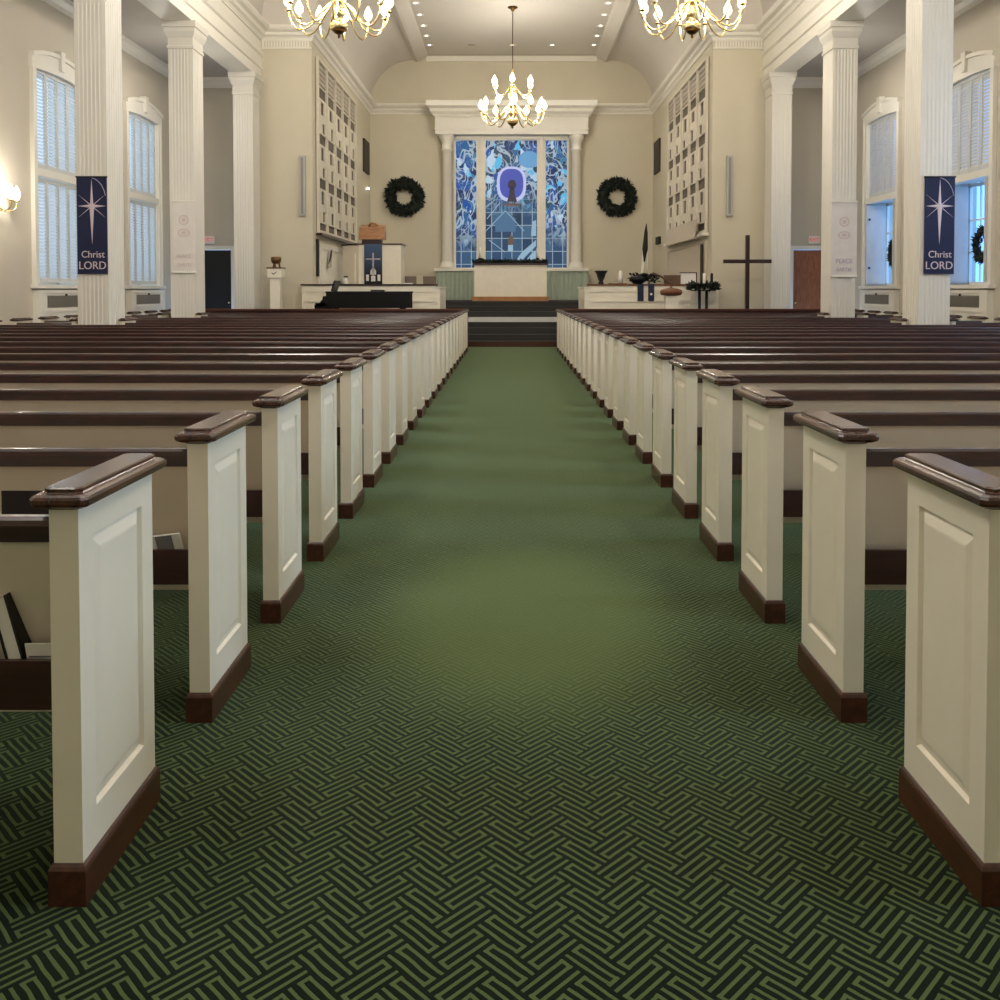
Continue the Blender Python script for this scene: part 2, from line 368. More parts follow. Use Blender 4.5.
mb.loft([[(x, YF, z) for x, z in a], [(x, YF, z) for x, z in b_]], False, closed=False)
struct(mb, 'wall_chancel_arch', M['ceiling'], 'plaster face above the chancel opening', 'wall')
struct(MB().box(-3.0, 3.0, YB-.09, YB, 9.44, 9.62), 'trim_3', M['trim'], 'moulding along the far edge of the flat ceiling', 'moulding')
# walls above the aisles (close the nave sides) = entablature over the columns
for sgn, side in ((-1, 'left'), (1, 'right')):
    s = sgn
    prof = [(CX, ZS), (CX+.56, ZS), (CX+.56, ZC), (CX, ZC), (CX, 7.32), (CX-.05, 7.32), (CX-.05, 7.24), (CX+.0, 7.2), (CX+.0, 6.96), (CX-.03, 6.94), (CX-.03, 6.9), (CX+.01, 6.88)]
    mb = MB().prism([(s*x, z) for x, z in prof], 'y', YR, YF)
    struct(mb, 'beam_'+side, M['trim'], 'cream entablature beam carried by the columns, %s of the nave' % side, 'beam')
# continuous cornice
cprof = [(0, 7.6), (.03, 7.6), (.03, 7.64), (.06, 7.69), (.12, 7.72), (.14, 7.79), (.24, 7.82), (.28, 7.88), (.28, 7.93), (0, 7.93)]
path = [(-CX, YR), (-CX, YF), (-PX, YF), (-PX, YB), (PX, YB), (PX, YF), (CX, YF), (CX, YR)]
struct(MB().sweep(path, cprof), 'trim_4', M['trim'], 'cream cornice running around nave and chancel', 'cornice')
mb = MB()
for s in (-1, 1):
    for k in range(17): mb.box(s*(5.06+k*.07), s*(5.06+k*.07+.042), YF-.03, YF, 7.44, 7.6)
    mb.box(s*5.0, s*6.25, YF-.045, YF, 7.4, 7.44)
struct(mb, 'trim_5', M['trim'], 'small fluted frieze under the cornice of the piers', 'frieze')

# columns
def column(sgn, y0, depth, n, label):
    w = .48; x0 = CX+.02; c = thing('column', (sgn*(x0+w/2), y0+depth/2, 0), label, 'column', 'square fluted nave columns', kind='structure')
    def ring(hx, hy, z): return [(-hx,-hy,z),(hx,-hy,z),(hx,hy,z),(-hx,hy,z)]
    # shaft with shallow flutes on each face
    hx, hy = w/2, depth/2
    def flutes(a, b, nrm, cnt):
        pts = []; a = Vector(a); b = Vector(b); L = (b-a).length; d = (b-a)/L; e = .05; p = (L-2*e)/cnt
        pts.append(a)
        for k in range(cnt):
            s0 = e + k*p
            pts += [a+d*(s0+.012), a+d*(s0+.018)-Vector(nrm)*.005, a+d*(s0+p-.018)-Vector(nrm)*.005, a+d*(s0+p-.012)]
        return pts
    sec = flutes((-hx,-hy),(hx,-hy),(0,-1),6) + flutes((hx,-hy),(hx,hy),(1,0),6) + flutes((hx,hy),(-hx,hy),(0,1),6) + flutes((-hx,hy),(-hx,-hy),(-1,0),6)
    MB().loft([[(p.x, p.y, z) for p in sec] for z in (.3, 6.12)], True).build('shaft', M['column'], c)
    MB().loft([ring(hx+o, hy+o, z) for o, z in ((.06,0),(.06,.2),(.03,.24),(.03,.29),(0,.3))]).build('base', M['column'], c)
    MB().loft([ring(hx+o, hy+o, z) for o, z in ((0,6.12),(.02,6.13),(.02,6.18),(.004,6.19),(.004,6.33),(.02,6.36),(.03,6.38),(.06,6.45),(.065,6.52),(.09,6.53),(.09,6.65))]).build('capital', M['column'], c)
    return c
for sgn, side in ((-1, 'left'), (1, 'right')):
    column(sgn, 14.4, .6, 0, 'fluted cream column with the navy star banner, %s of the nave' % side)
    column(sgn, 18.35, .6, 1, 'fluted cream column with the white banner, %s of the nave' % side)
    column(sgn, 22.6, .6, 2, 'cream column against the pier, %s of the chancel' % side)

# ------------------------------------------------------------------ windows of the side aisles
def shutter_leaf(parent, M4, w, h, tilt, mat_l, knob=True):
    """leaf in local frame: x along width 0..w, y = thickness, z up 0..h ; M4 places it"""
    f = MB(); st, rl, th = .045, .07, .035
    for b in ((0,st,0,h),(w-st,w,0,h),(st,w-st,0,rl),(st,w-st,h-rl,h)):
        f.box(b[0], b[1], -th/2, th/2, b[2], b[3])
    f.v = [tuple(M4 @ Vector(v)) for v in f.v]
    o = f.build('shutter_leaf', M['shutter'], parent)
    l = MB(); n = int((h-2*rl)/.062); p = (h-2*rl)/n
    for k in range(n):
        T = Matrix.Translation((w/2, 0, rl+p*(k+.5))) @ Matrix.Rotation(tilt, 4, 'X')
        l.obox(M4 @ T, w-2*st, .064, .007)
    l.build('louvers', mat_l, o)
    if knob:
        T = M4 @ Matrix.Translation((w-.02, -th/2-.012, .1))
        MB().obox(T, .03, .024, .05).build('latch', M['black_matte'], o)
    return o
def side_window(sgn, c, n):
    r = thing('window_%d' % n, (sgn*WX, c, 0), 'tall arched aisle window with %s shutters, %s' % (('closed bright' if sgn < 0 else 'open lower'), ('nearer the camera' if c < 20 else 'nearer the chancel')) + (' on the left wall' if sgn < 0 else ' on the right wall'), 'window', kind='structure')
    s = sgn; hw = WIN_W/2
    fr = MB()   # casing on the wall face, local x = out of the room * s
    for y0, y1 in ((-hw-.15, -hw), (hw, hw+.15)): fr.box(-s*.06, 0, y0, y1, WIN_Z0-.02, WIN_Z1-.02); fr.box(-s*.08, -s*.05, y0+(-.01 if y0 < 0 else .1), y1-(.1 if y0 < 0 else -.01), WIN_Z0-.02, WIN_Z1-.02)
    N = 12
    arc = [(-hw-.17+(2*hw+.34)*k/N, 5.54+.16*(1-(2*k/N-1)**2)) for k in range(N+1)]
    arc_in = [(-hw+(2*hw)*k/N, 5.33+.04*(1-(2*k/N-1)**2)) for k in range(N+1)]
    fr.prism(arc + [(hw+.17, 5.32)] + arc_in[::-1] + [(-hw-.17, 5.32)], 'x', -s*.07, 0)
    arc2 = [(y*1.02, z+.05) for y, z in arc]
    fr.prism(arc2 + [(y, z-.02) for y, z in arc[::-1]], 'x', -s*.11, 0)
    fr.prism([(-.06, 5.46), (.06, 5.46), (.085, 5.82), (-.085, 5.82)], 'x', -s*.13, 0)
    fr.box(-s*.05, s*.12, -hw, hw, 3.44, 3.58).box(s*.1, s*.5, -hw, hw, 3.48, 3.52)
    for y0, y1 in ((-hw, -hw+.03), (hw-.03, hw)): fr.box(-s*.02, s*.5, y0, y1, WIN_Z0, WIN_Z1)
    fr.build('window_frame', M['trim'], r)
    MB().box(-s*.13, s*.1, -hw-.2, hw+.2, WIN_Z0-.07, WIN_Z0).build('window_sill', M['trim'], r)
    sa = MB()
    for y0, y1 in ((-hw, -hw+.06), (hw-.06, hw), (-.03, .03)): sa.box(s*.44, s*.5, y0, y1, WIN_Z0, WIN_Z1)
    for z in (WIN_Z0, 2.12, 2.74, 3.4, 4.0, 4.6, WIN_Z1-.06): sa.box(s*.44, s*.5, -hw, hw, z, z+(.06 if z in (WIN_Z0, 3.4, WIN_Z1-.06) else .03))
    for y in (-hw/2, hw/2): sa.box(s*.455, s*.485, y-.012, y+.012, WIN_Z0, WIN_Z1)
    sa.build('sash', M['trim'], r)
    MB().box(s*.468, s*.472, -hw+.02, hw-.02, WIN_Z0+.02, WIN_Z1-.02).build('pane', M['glass'], r)
    lw = (WIN_W-.1)/4
    def MM(y, z, rot): return Matrix.Translation((s*.03, y, z)) @ Matrix.Rotation(rot, 4, 'Z')
    # a leaf's front (local -y) must face the room: x-axis along +-Y
    for k in range(4):
        if s < 0: base = lambda z: MM(-hw+.05+(k+1)*lw, z, -PI/2).copy()
        else: base = lambda z: MM(-hw+.05+k*lw, z, PI/2).copy()
        flip = Matrix.Identity(4)
        B = base(3.6)
        shutter_leaf(r, B @ Matrix.Rotation(0, 4, 'Z'), lw-.008, 1.77, math.radians(-60 if s < 0 else -68), M['louver'] if s < 0 else M['shutter'], knob=(k == 2))
        if s < 0: shutter_leaf(r, base(1.54), lw-.008, 1.88, math.radians(-62), M['louver'], knob=(k == 2))
    if s > 0:   # lower shutters folded back flat against both jambs of the deep recess
        for e in (-1, 1):
            yy = e*(hw-.03)
            o = MB().box(-.06, .4, yy-e*.006, yy-e*.04, 1.54, 3.42).build('shutter_leaf', M['shutter'], r)
            o2 = MB().box(-.07, .36, yy-e*.046, yy-e*.075, 1.54, 3.42).build('shutter_leaf', M['shutter'], r)
            for z in (1.9, 3.05): MB().box(-.02, .02, yy-e*.075, yy-e*.1, z, z+.05).build('latch', M['black_matte'], o2)
    return r
n = 1
for s in (-1, 1):
    for c in WIN_Y: side_window(s, c, n); n += 1
for c in NEAR_WIN:
    mb = MB()
    for y0, y1 in ((-.86, -.8), (.8, .86), (-.03, .03)): mb.box(WX+.44, WX+.5, c+y0, c+y1, WIN_Z0, WIN_Z1)
    for z in (WIN_Z0, 2.4, 3.4, 4.4, WIN_Z1-.06): mb.box(WX+.44, WX+.5, c-.86, c+.86, z, z+.05)
    w_ = struct(mb, 'window_%d' % n, M['trim'], 'aisle window nearer than the camera view', 'window')
    MB().box(WX+.468, WX+.472, c-.85, c+.85, WIN_Z0, WIN_Z1).build('pane', M['glass'], w_); n += 1
# radiator covers with vent grilles below the windows
i = 0
for s in (-1, 1):
    for c in WIN_Y:
        r = thing('radiator_cover', (s*WX, c, 0), 'cream radiator cover with grey vent under the %s window' % ('left shuttered' if s < 0 else 'right open') + (' behind the star banner column' if c < 20 else ' behind the white banner column'), 'radiator cover', 'radiator covers under the aisle windows')
        mb = MB().box(0, -s*.1, -1.0, 1.0, 0, 1.40)
        for y0, y1, z0, z1 in ((-1.0,-.86,0,1.40),(.86,1.0,0,1.40),(-.86,.86,1.34,1.40),(-.86,.86,1.0,1.05)): mb.box(-s*.1, -s*.12, y0, y1, z0, z1)
        mb.build('cover', M['trim'], r)
        g = MB()
        for k in range(34): g.box(-s*.102, -s*.118, -.66+k*.04, -.66+k*.04+.022, 1.09, 1.29)
        g.box(-s*.1, -s*.104, -.68, .70, 1.08, 1.30)
        g.build('vent_grille', M['vent'], r)
        MB().box(-s*.1, -s*.125, .0, .04, 1.29, 1.33).build('knob', M['black_matte'], r)

# doors at the ends of the side aisles
for s, nm in ((-1, 'door_1'), (1, 'door_2')):
    d0, d1, dz = 7.3, 8.05, 2.45
    mat = M['dark_doorway'] if s < 0 else M['door_wood']  # left: black sheet painted as the darkness of the unlit room beyond
    r = thing(nm, (0, YE, 0), 'dark open doorway at the end of the aisle' if s < 0 else 'brown panelled wooden door at the end of the aisle', 'door', kind='structure')
    mb = MB().box(s*(d0+.01), s*(d1-.01), .05, .1, 0, dz-.01)
    if s > 0:
        for z0, z1 in ((.2, .9), (1.05, 1.7), (1.85, 2.3)):
            for xa, xb in ((d0+.1, d0+.33), (d0+.42, d1-.1)): mb.box(xa, xb, .035, .05, z0, z1)
    mb.build('door_leaf', mat, r)
    f = MB().box(s*(d0-.1), s*d0, -.03, .03, 0, dz+.1).box(s*d1, s*(d1+.1), -.03, .03, 0, dz+.1).box(s*d0, s*d1, -.03, .03, dz, dz+.1)
    f.build('door_frame', M['trim'], r)
    MB().lathe([(0.001,0),(.025,.005),(.03,.03),(.015,.05),(0.001,.052)], (s*(d0+.07), .0, 1.05), 10).build('door_handle', M['brass'], r)
def text(parent, body, size, loc, mat, rot=(PI/2, 0, 0), name='lettering', ext=.003, sx=1):
    cu = bpy.data.curves.new(name, 'FONT'); cu.body = body; cu.size = size; cu.extrude = ext; cu.align_x = 'CENTER'; cu.align_y = 'CENTER'
    cu.materials.append(mat); o = bpy.data.objects.new(name, cu); COL.objects.link(o)
    bpy.context.view_layer.update()
    me = bpy.data.meshes.new_from_object(o.evaluated_get(bpy.context.evaluated_depsgraph_get()))
    bpy.data.objects.remove(o); o = bpy.data.objects.new(name, me); COL.objects.link(o)
    o.parent = parent; o.location = loc; o.rotation_euler = rot; o.scale = (sx, 1, 1); return o
for s in (-1, 1):
    p = at(210 if s < 0 else 813, 240, YE)
    r = thing('exit_sign', (p.x, YE-.001, p.z), 'small white lit exit sign above the %s' % ('dark doorway' if s < 0 else 'brown wooden door'), 'exit sign', 'exit signs')
    MB().box(-.14, .14, -.06, 0, -.1, .1).build('sign_box', M['paper'], r)
    text(r, 'EXIT', .12, (0, -.064, 0), M['red'], ext=.002)

# ------------------------------------------------------------------ chancel: platforms, steps
mb = MB()
for i_, (y, z) in enumerate(((22.9, .14), (23.22, .29), (23.54, .44), (23.86, .58))):
    pass
struct(MB().box(-1.75, 1.75, 22.9, 23.22, 0, .13), 'floor_step_wood', M['plinth'], 'brown wooden first step at the end of the green aisle', 'step')
mb = MB().box(-1.75, 1.75, 22.93, 23.22, .13, .14).box(-1.75, 1.75, 23.22, 23.54, 0, .29).box(-1.75, 1.75, 23.54, 23.86, 0, .44).box(-1.75, 1.75, 23.86, 24.0, 0, .575)
struct(mb, 'floor_steps_chancel', M['step_carpet'], 'dark carpeted steps up to the chancel', 'steps')
mb = MB().box(-PX, PX, 24.0, 28.4, 0, .58)
struct(mb, 'floor_chancel', M['chancel_carpet'], 'grey carpeted chancel floor', 'floor')
mb = MB().box(-PX, PX, 28.4, 28.8, 0, .74).box(-PX, PX, 28.8, 29.2, 0, .9).box(-PX, PX, 29.2, YB, 0, 1.05)
struct(mb, 'floor_altar_platform', M['step_carpet'], 'dark carpeted steps and platform under the altar', 'platform')
for s, side in ((-1, 'left'), (1, 'right')):
    struct(MB().box(s*1.75, s*6.4, 21.6, 22.98, 0, .28), 'floor_platform_'+side, M['step_carpet'], 'low carpeted platform in front of the choir rail, %s side' % side, 'platform')
    struct(MB().box(s*1.75, s*6.0, 22.98, YF, 0, .58).box(s*1.75, s*PX, YF, 24.0, 0, .58), 'floor_choir_'+side, M['step_carpet'], 'raised choir floor behind the rail, %s side' % side, 'platform')

# ------------------------------------------------------------------ stained glass window and its surround
W0, W1 = 2.13, 6.78
win = thing('window_%d' % n, (0, YB, 0), 'three light blue stained glass window behind the altar', 'window', kind='structure'); n += 1
fr = MB()
for a, b in ((-2.05, -1.97), (-1.24, -.92), (.90, 1.20), (1.955, 2.03)): fr.box(a, b, -.06, .1, W0, W1)
fr.box(-2.05, 2.03, -.055, .09, W1-.1, W1).box(-2.05, 2.03, -.08, .09, W0, W0+.06)
for a, b in ((-1.15, -1.02), (.99, 1.12)): fr.box(a, b, -.12, -.06, W0, W1)
fr.build('mullions', M['trim'], win)
lights = ((-1.98, -1.23, 3.1, 3.2), (-.93, .91, 11.7, 4.5), (1.19, 1.96, 23.3, 3.4))
for k, (a, b, sd, lo) in enumerate(lights):
    MB().box(a, b, .02, .05, W0+.06, W1-.1).build('glass_light', stained_material('blue_art_glass_%d' % k, sd, lo), win)
def lit_glass(name, rgb, k):
    m = glow(name, rgb, k); m.node_tree.nodes['Principled BSDF'].inputs['Base Color'].default_value = (.01, .01, .02, 1); return m
gl_violet = lit_glass('violet_glass', (58, 78, 180), .85); gl_halo = lit_glass('pale_lilac_glass', (190, 198, 238), .9); gl_fig = lit_glass('dark_figure_glass', (46, 40, 58), .7)
gl_sky = lit_glass('light_blue_glass', (92, 160, 212), .85); gl_house = lit_glass('steel_blue_glass', (70, 116, 156), .75); gl_white = lit_glass('pale_glass', (150, 184, 206), .85)
gl_red = lit_glass('dark_red_glass', (104, 58, 64), .9); gl_brown = lit_glass('brown_glass', (110, 84, 70), .7)
def oval(cx, cz, rx, rz, y, e=2.6, n=36):
    return [(cx + rx*math.copysign(abs(math.cos(t))**(2/e), math.cos(t)), y, cz + rz*math.copysign(abs(math.sin(t))**(2/e), math.sin(t))) for t in [2*PI*k/n for k in range(n)]]
def disc(mb, pts, d=.008):
    return mb.loft([pts, [(x, y+d, z) for x, y, z in pts]], True)
c = at(511.5, 184.5, YB)
disc(MB(), oval(c.x, c.z, .52, .62, .008)).build('medallion_ring', gl_halo, win)
disc(MB(), oval(c.x, c.z+.02, .42, .52, -.002)).build('medallion_glass', gl_violet, win)
fig = MB(); disc(fig, oval(c.x+.02, c.z-.02, .15, .17, -.012, 2)); disc(fig, oval(c.x+.02, c.z-.33, .1, .22, -.012, 3))
disc(fig, [(c.x-.16, -.013, c.z-.62), (c.x+.2, -.013, c.z-.62), (c.x+.1, -.013, c.z-.3), (c.x-.06, -.013, c.z-.3)])
fig.build('medallion_figure', gl_fig, win)
disc(MB(), oval(c.x, c.z-.72, .3, .045, -.002, 3)).build('medallion_base', gl_brown, win)
e = at(529, 160, YB); disc(MB(), oval(e.x, e.z, .36, .3, .012, 2)).build('sky_piece', gl_sky, win)
h = at(505.5, 222, YB)
disc(MB(), [(h.x-.36, .006, h.z-.35), (h.x+.36, .006, h.z-.35), (h.x+.36, .006, h.z+.12), (h.x, .006, h.z+.42), (h.x-.36, .006, h.z+.12)]).build('house_piece', gl_house, win)
ln = MB()
for (xa, ya, xb, yb) in ((505.5, 211, 484, 233), (505.5, 211, 524, 231), (500, 203, 487, 219), (495, 200, 486, 207), (489, 240, 505, 252)):
    pa, pb = at(xa, ya, YB), at(xb, yb, YB); d = Vector((pb.x-pa.x, 0, pb.z-pa.z)); nn = Vector((-d.z, 0, d.x)).normalized()*.012
    ln.loft([[(q.x, -.006, q.z), (q.x, .02, q.z)] for q in (Vector((pa.x,0,pa.z))+nn, Vector((pb.x,0,pb.z))+nn, Vector((pb.x,0,pb.z))-nn, Vector((pa.x,0,pa.z))-nn)], False)
    qs = [Vector((pa.x,0,pa.z))+nn, Vector((pb.x,0,pb.z))+nn, Vector((pb.x,0,pb.z))-nn, Vector((pa.x,0,pa.z))-nn]
    disc(ln, [(q.x, -.006, q.z) for q in qs], .02)
ln.build('pale_leading', gl_white, win)
sw = MB()
def poly(mb, pts, y=.0): disc(mb, [(lambda q: (q.x, y, q.z))(at(px, py, YB)) for px, py in pts])
poly(sw, [(514, 263), (522, 252), (536, 240), (536, 246), (526, 256), (520, 263)]); poly(sw, [(524, 263), (531, 254), (536, 250), (536, 263)]); poly(sw, [(532, 222), (536, 220), (536, 236), (531, 236)])
sw.build('robe_piece', gl_white, win)
f1 = MB(); poly(f1, [(508, 246), (513, 246), (514, 240), (511, 234), (508, 240)]); f1.build('small_figure', gl_brown, win)
f2 = MB(); poly(f2, [(508, 251), (513, 251), (513, 245), (508, 245)], -.012); f2.build('small_robe', gl_white, win)
# columns, entablature and sill of the surround
for s in (-1, 1):
    x = s*2.27
    MB().lathe([(.25,0),(.25,.1),(.22,.14),(.23,.18),(.18,.22),(.18,.26),(.15,4.1),(.19,4.14),(.19,4.2),(.16,4.22),(.18,4.4),(.26,4.55),(.26,4.66)], (x, YB-.24, 2.16), 20).build('trim_6' if s < 0 else 'trim_7', M['trim'], label='round engaged column on the %s of the stained glass window' % ('left' if s < 0 else 'right'), cat='column', kind='structure')
mb = MB().box(-2.66, 2.66, YB-.5, YB, 6.82, 7.42)
mb.box(-2.7, 2.7, YB-.54, YB, 6.98, 7.03).box(-1.96, 1.96, YB-.1, YB, 6.74, 6.82)
mb.sweep([(-2.68, YB), (-2.68, YB-.52), (2.68, YB-.52), (2.68, YB)], [(0, 7.42), (.03, 7.42), (.05, 7.5), (.14, 7.58), (.16, 7.68), (.26, 7.76), (.28, 7.94), (0, 7.94)])
struct(mb, 'trim_8', M['trim'], 'projecting cream entablature above the stained glass window', 'entablature')
struct(MB().box(-2.7, 2.7, YB-.56, YB, 2.06, 2.16), 'trim_9', M['trim'], 'cream ledge under the stained glass window', 'ledge')
for s in (-1, 1):
    r = MB()
    pts = []; a0, a1 = 1.15, 2.66
    N = 40
    top = [(s*(a0+(a1-a0)*k/N), YB-.5-.012*math.sin(k*PI*.5)) for k in range(N+1)]
    r.loft([[(x, y, z) for x, y in top] + [(x, YB-.45, z) for x, y in top[::-1]] for z in (1.06, 2.055)])
    r.build('curtain', M['sage'], label='sage green curtain panel under the ledge, %s of the altar' % ('left' if s < 0 else 'right'), cat='curtain', group='sage green curtain panels')

# altar
al = thing('altar', (-.04, 30.4, 1.05), 'white panelled altar on a brown base below the stained glass', 'altar')
MB().box(-1.24, 1.24, -.45, .45, 0, .14).build('base', M['oak'], al)
mb = MB().box(-1.17, 1.17, -.38, .4, .14, 1.16)
for k in range(5): mb.box(-1.12+k*.455, -1.12+k*.455+.4, -.39, -.38, .2, 1.08)
mb.build('body', M['pew_white'], al)
MB().box(-1.22, 1.22, -.44, .44, 1.16, 1.22).build('altar_top', M['mahogany'], al)
def foliage(mb, pts_fn, n, ln, wd):
    for k in range(n):
        p, d = pts_fn(k); d = d.normalized(); u = d.cross(Vector((random.uniform(-1,1), random.uniform(-1,1), random.uniform(-1,1)))).normalized(); w = d.cross(u)
        L = ln*random.uniform(.6, 1.2); W = wd*random.uniform(.7, 1.2)
        mb.add([p, p+d*L*.45+u*W, p+d*L, p+d*L*.45-u*W, p+d*L*.4+w*W*.5], [(0,1,4),(1,2,4),(2,3,4),(3,0,4),(0,3,2,1)])
def garland():
    mb = MB()
    def fn(k):
        x = random.uniform(-1.2, 1.2)
        return Vector((x, random.uniform(-.1, .1), random.uniform(0.03, .06))), Vector((random.uniform(-1,1), random.uniform(-1,1), random.uniform(0,.9)))
    foliage(mb, fn, 420, .13, .03); mb.tube([(-1.2,0,.04),(1.2,0,.04)], .035)
    return mb
g = garland().build('evergreen_garland', M['leaf'], label='dark evergreen garland lying along the altar top', cat='garland'); g.location = (-.04, 30.1, 2.27)
for px in (480, 537.5):
    p = at(px, 266, 30.35)
    r = thing('candlestick', (p.x, 30.35, 2.27), 'small white candle in a black holder on the altar, %s end' % ('left' if px < 500 else 'right'), 'candlestick', 'altar candlesticks')
    MB().lathe([(.11,0),(.11,.02),(.03,.05),(.03,.12),(.06,.15),(.06,.18)], n=12).build('holder', M['black_matte'], r)
    MB().lathe([(.035,.18),(.035,.5),(.01,.52)], n=12).build('candle', M['wax'], r)

# wreaths
def wreath(name, R, r, loc, rot, label, group, leaf=.2, n=900, bow=True):
    mb = MB()
    def fn(k):
        t = random.uniform(0, 2*PI); a = random.uniform(0, 2*PI); rad = Vector((math.cos(t), 0, math.sin(t)))
        nrm = rad*math.cos(a) + Vector((0, -abs(math.sin(a)), 0))
        tan = Vector((-math.sin(t), 0, math.cos(t)))
        return rad*R + nrm*r*.55, nrm*.8 + tan*random.uniform(-1.2, 1.2)
    foliage(mb, fn, n, leaf, leaf*.22)
    core = [[(math.cos(t)*(R+r*.7*math.cos(a)), -.5*r+r*.5*math.sin(a), math.sin(t)*(R+r*.7*math.cos(a))) for a in [2*PI*i/8 for i in range(8)]] for t in [2*PI*k/28 for k in range(29)]]
    mb.loft(core, False, True)
    root = thing(name, loc, label, 'wreath', group); root.rotation_euler = rot
    mb.build('greenery', M['leaf'], root)
    if bow:
        b = MB()
        for sx in (-1, 1):
            b.tube([(0, -r*1.3, R+.02), (sx*.1, -r*1.4, R+.11), (sx*.2, -r*1.3, R+.07), (sx*.1, -r*1.25, R-.0), (0, -r*1.3, R+.02)], .028, 6)
            b.tube([(0, -r*1.3, R), (sx*.06, -r*1.3, R-.16), (sx*.1, -r*1.25, R-.3)], .022, 6)
        b.build('bow', M['black_matte'], root)
    return root
for px, lab in ((405, 'round dark evergreen wreath on the wall above the pulpit'), (616.5, 'round dark evergreen wreath on the wall above the flower stand')):
    p = at(px, 197.5, YB)
    wreath('wreath', .5, .17, (p.x, YB-.06, p.z), (0, 0, 0), lab, 'wreaths on the chancel wall')
for c in WIN_Y:
    wreath('wreath', .26, .09, (WX+.40, c+.1, 2.25), (0, 0, -PI/2), 'small dark wreath hanging in the open window %s' % ('nearest the camera' if c < 20 else 'farther from the camera'), 'wreaths in the aisle windows', .11, 420, False)

# organ grilles on the chancel side walls
for s in (-1, 1):
    r = thing('organ_grille', (s*PX, 0, 0), 'white lattice organ screen on the chancel wall %s' % ('above the pulpit' if s < 0 else 'above the beige board'), 'organ screen', 'organ screens of the chancel')
    y0, y1, z0, z1 = 23.75, 29.65, 2.86, 7.34
    D = .055
    MB().box(-s*.003, -s*.015, y0+.02, y1-.02, z0+.02, z1-.02).build('cloth_backing', M['grille_dark'], r)
    f = MB(); px_ = (y1-y0-.1)/5; bw = .12
    def fb(ya, yb, za, zb, d=D): f.box(-s*.02, -s*d, ya, yb, za, zb)
    for k in range(6): fb(y0+k*px_, y0+k*px_+.1 if k < 5 else y1, z0, z1, D+.03)
    for z in (z0+.002, z1-.082): fb(y0+.01, y1-.01, z, z+.08, D+.026)
    dark = ((6.35, 6.62), (5.17, 5.44), (4.03, 4.30), (2.94, 3.14))
    sl = MB()
    for k in range(5):
        ya, yb = y0+k*px_+.1, y0+(k+1)*px_
        for i_, (a, b) in enumerate(dark):
            fb(ya, yb, a-.06, a); fb(ya, yb, b, b+.04)
        tops = [d[0]-.06 for d in dark[:3]]; bots = [d[1]+.04 for d in dark[1:]]
        for i_, (t, b) in enumerate(zip(tops, bots)):
            w = yb-ya; j = (k*7+i_*3) % 3
            s1 = (.34, .3, .38)[j]; s2 = (.24, .3, .2)[j]
            # light panel with a slot near its top on one side and another low on the other side
            fb(ya, yb, b+s2+.02, t-s1)
            fb(ya, ya+w*.34, t-s1, t); fb(ya+w*.74, yb, t-s1, t)
            fb(ya, ya+w*.52, b, b+s2+.02); fb(ya+w*.86, yb, b, b+s2+.02)
        for q in range(5):
            z = 6.72+q*.13
            sl.box(-s*.02, -s*.04, ya, yb, z, z+.1)
    f.build('lattice', M['lattice'], r); sl.build('slats', M['grey_slat'], r)
    MB().box(-s*.003, -s*.16, y0-.03, y1+.05, z0-.07, z0).build('ledge', M['mahogany'] if s < 0 else M['trim'], r)
# wall panel below each grille
p_ = MB().box(-PX, -PX+.04, 24.0, 28.2, .6, 2.62)
for a, b, z0, z1 in ((24.0, 24.15, .6, 2.62), (28.05, 28.2, .6, 2.62), (24.15, 28.05, 2.47, 2.62), (24.15, 28.05, 1.62, 1.74)): p_.box(-PX+.04, -PX+.07, a, b, z0, z1)
struct(p_, 'trim_10', M['trim'], 'white framed wall panel under the lattice screen', 'panel')
mb = MB(); q = MB()
h_ = thing('folder', (-PX+.075, 24.95, 2.3), 'dark leaf shaped folder hanging on the white wall panel', 'folder')
mb.prism([(-.12,-.32),(.3,-.28),(.36,.1),(.2,.16),(.0,.0)], 'x', 0, .03).build('sheet', M['grey_slat'], h_)
q.prism([(-.16,-.2),(.0,-.06),(.2,.16),(.3,.2),(.26,.02),(.1,-.1)], 'x', .03, .05).build('dark_leaf', M['black_matte'], h_)
tv = MB().box(-PX+.003, -PX+.05, 23.72, 23.9, 1.75, 2.7); tv.build('column_speaker', M['black_matte'], label='narrow black speaker at the edge of the white wall panel', cat='speaker')
bd = thing('board', (PX-.16, 0, 0), 'wide beige board leaning against the organ screen over the choir', 'board')
MB().obox(Matrix.Translation((-.05, 26.55, 3.0)) @ Matrix.Rotation(.12, 4, 'Y'), .04, 4.3, .5).build('panel', M['board'], bd)
MB().obox(Matrix.Translation((-.03, 28.76, 3.0)) @ Matrix.Rotation(.12, 4, 'Y'), .05, .1, .5).build('edge_strip', M['black_matte'], bd)
rp_ = MB().box(PX, PX-.04, 23.9, 29.6, .6, 2.7)
for a, b, z0, z1 in ((23.9, 24.0, .6, 2.7), (29.5, 29.6, .6, 2.7), (24, 29.5, 2.6, 2.7)): rp_.box(PX-.04, PX-.06, a, b, z0, z1)
struct(rp_, 'trim_11', M['board'], 'plain beige wall panel under the right lattice screen', 'panel')
MB().box(PX-.065, PX-.12, 24.05, 24.2, .6, 2.58).build('column_speaker', M['dark_speaker'], label='narrow brown speaker column standing at the beige wall panel', cat='speaker').location = (0, 0, 0)
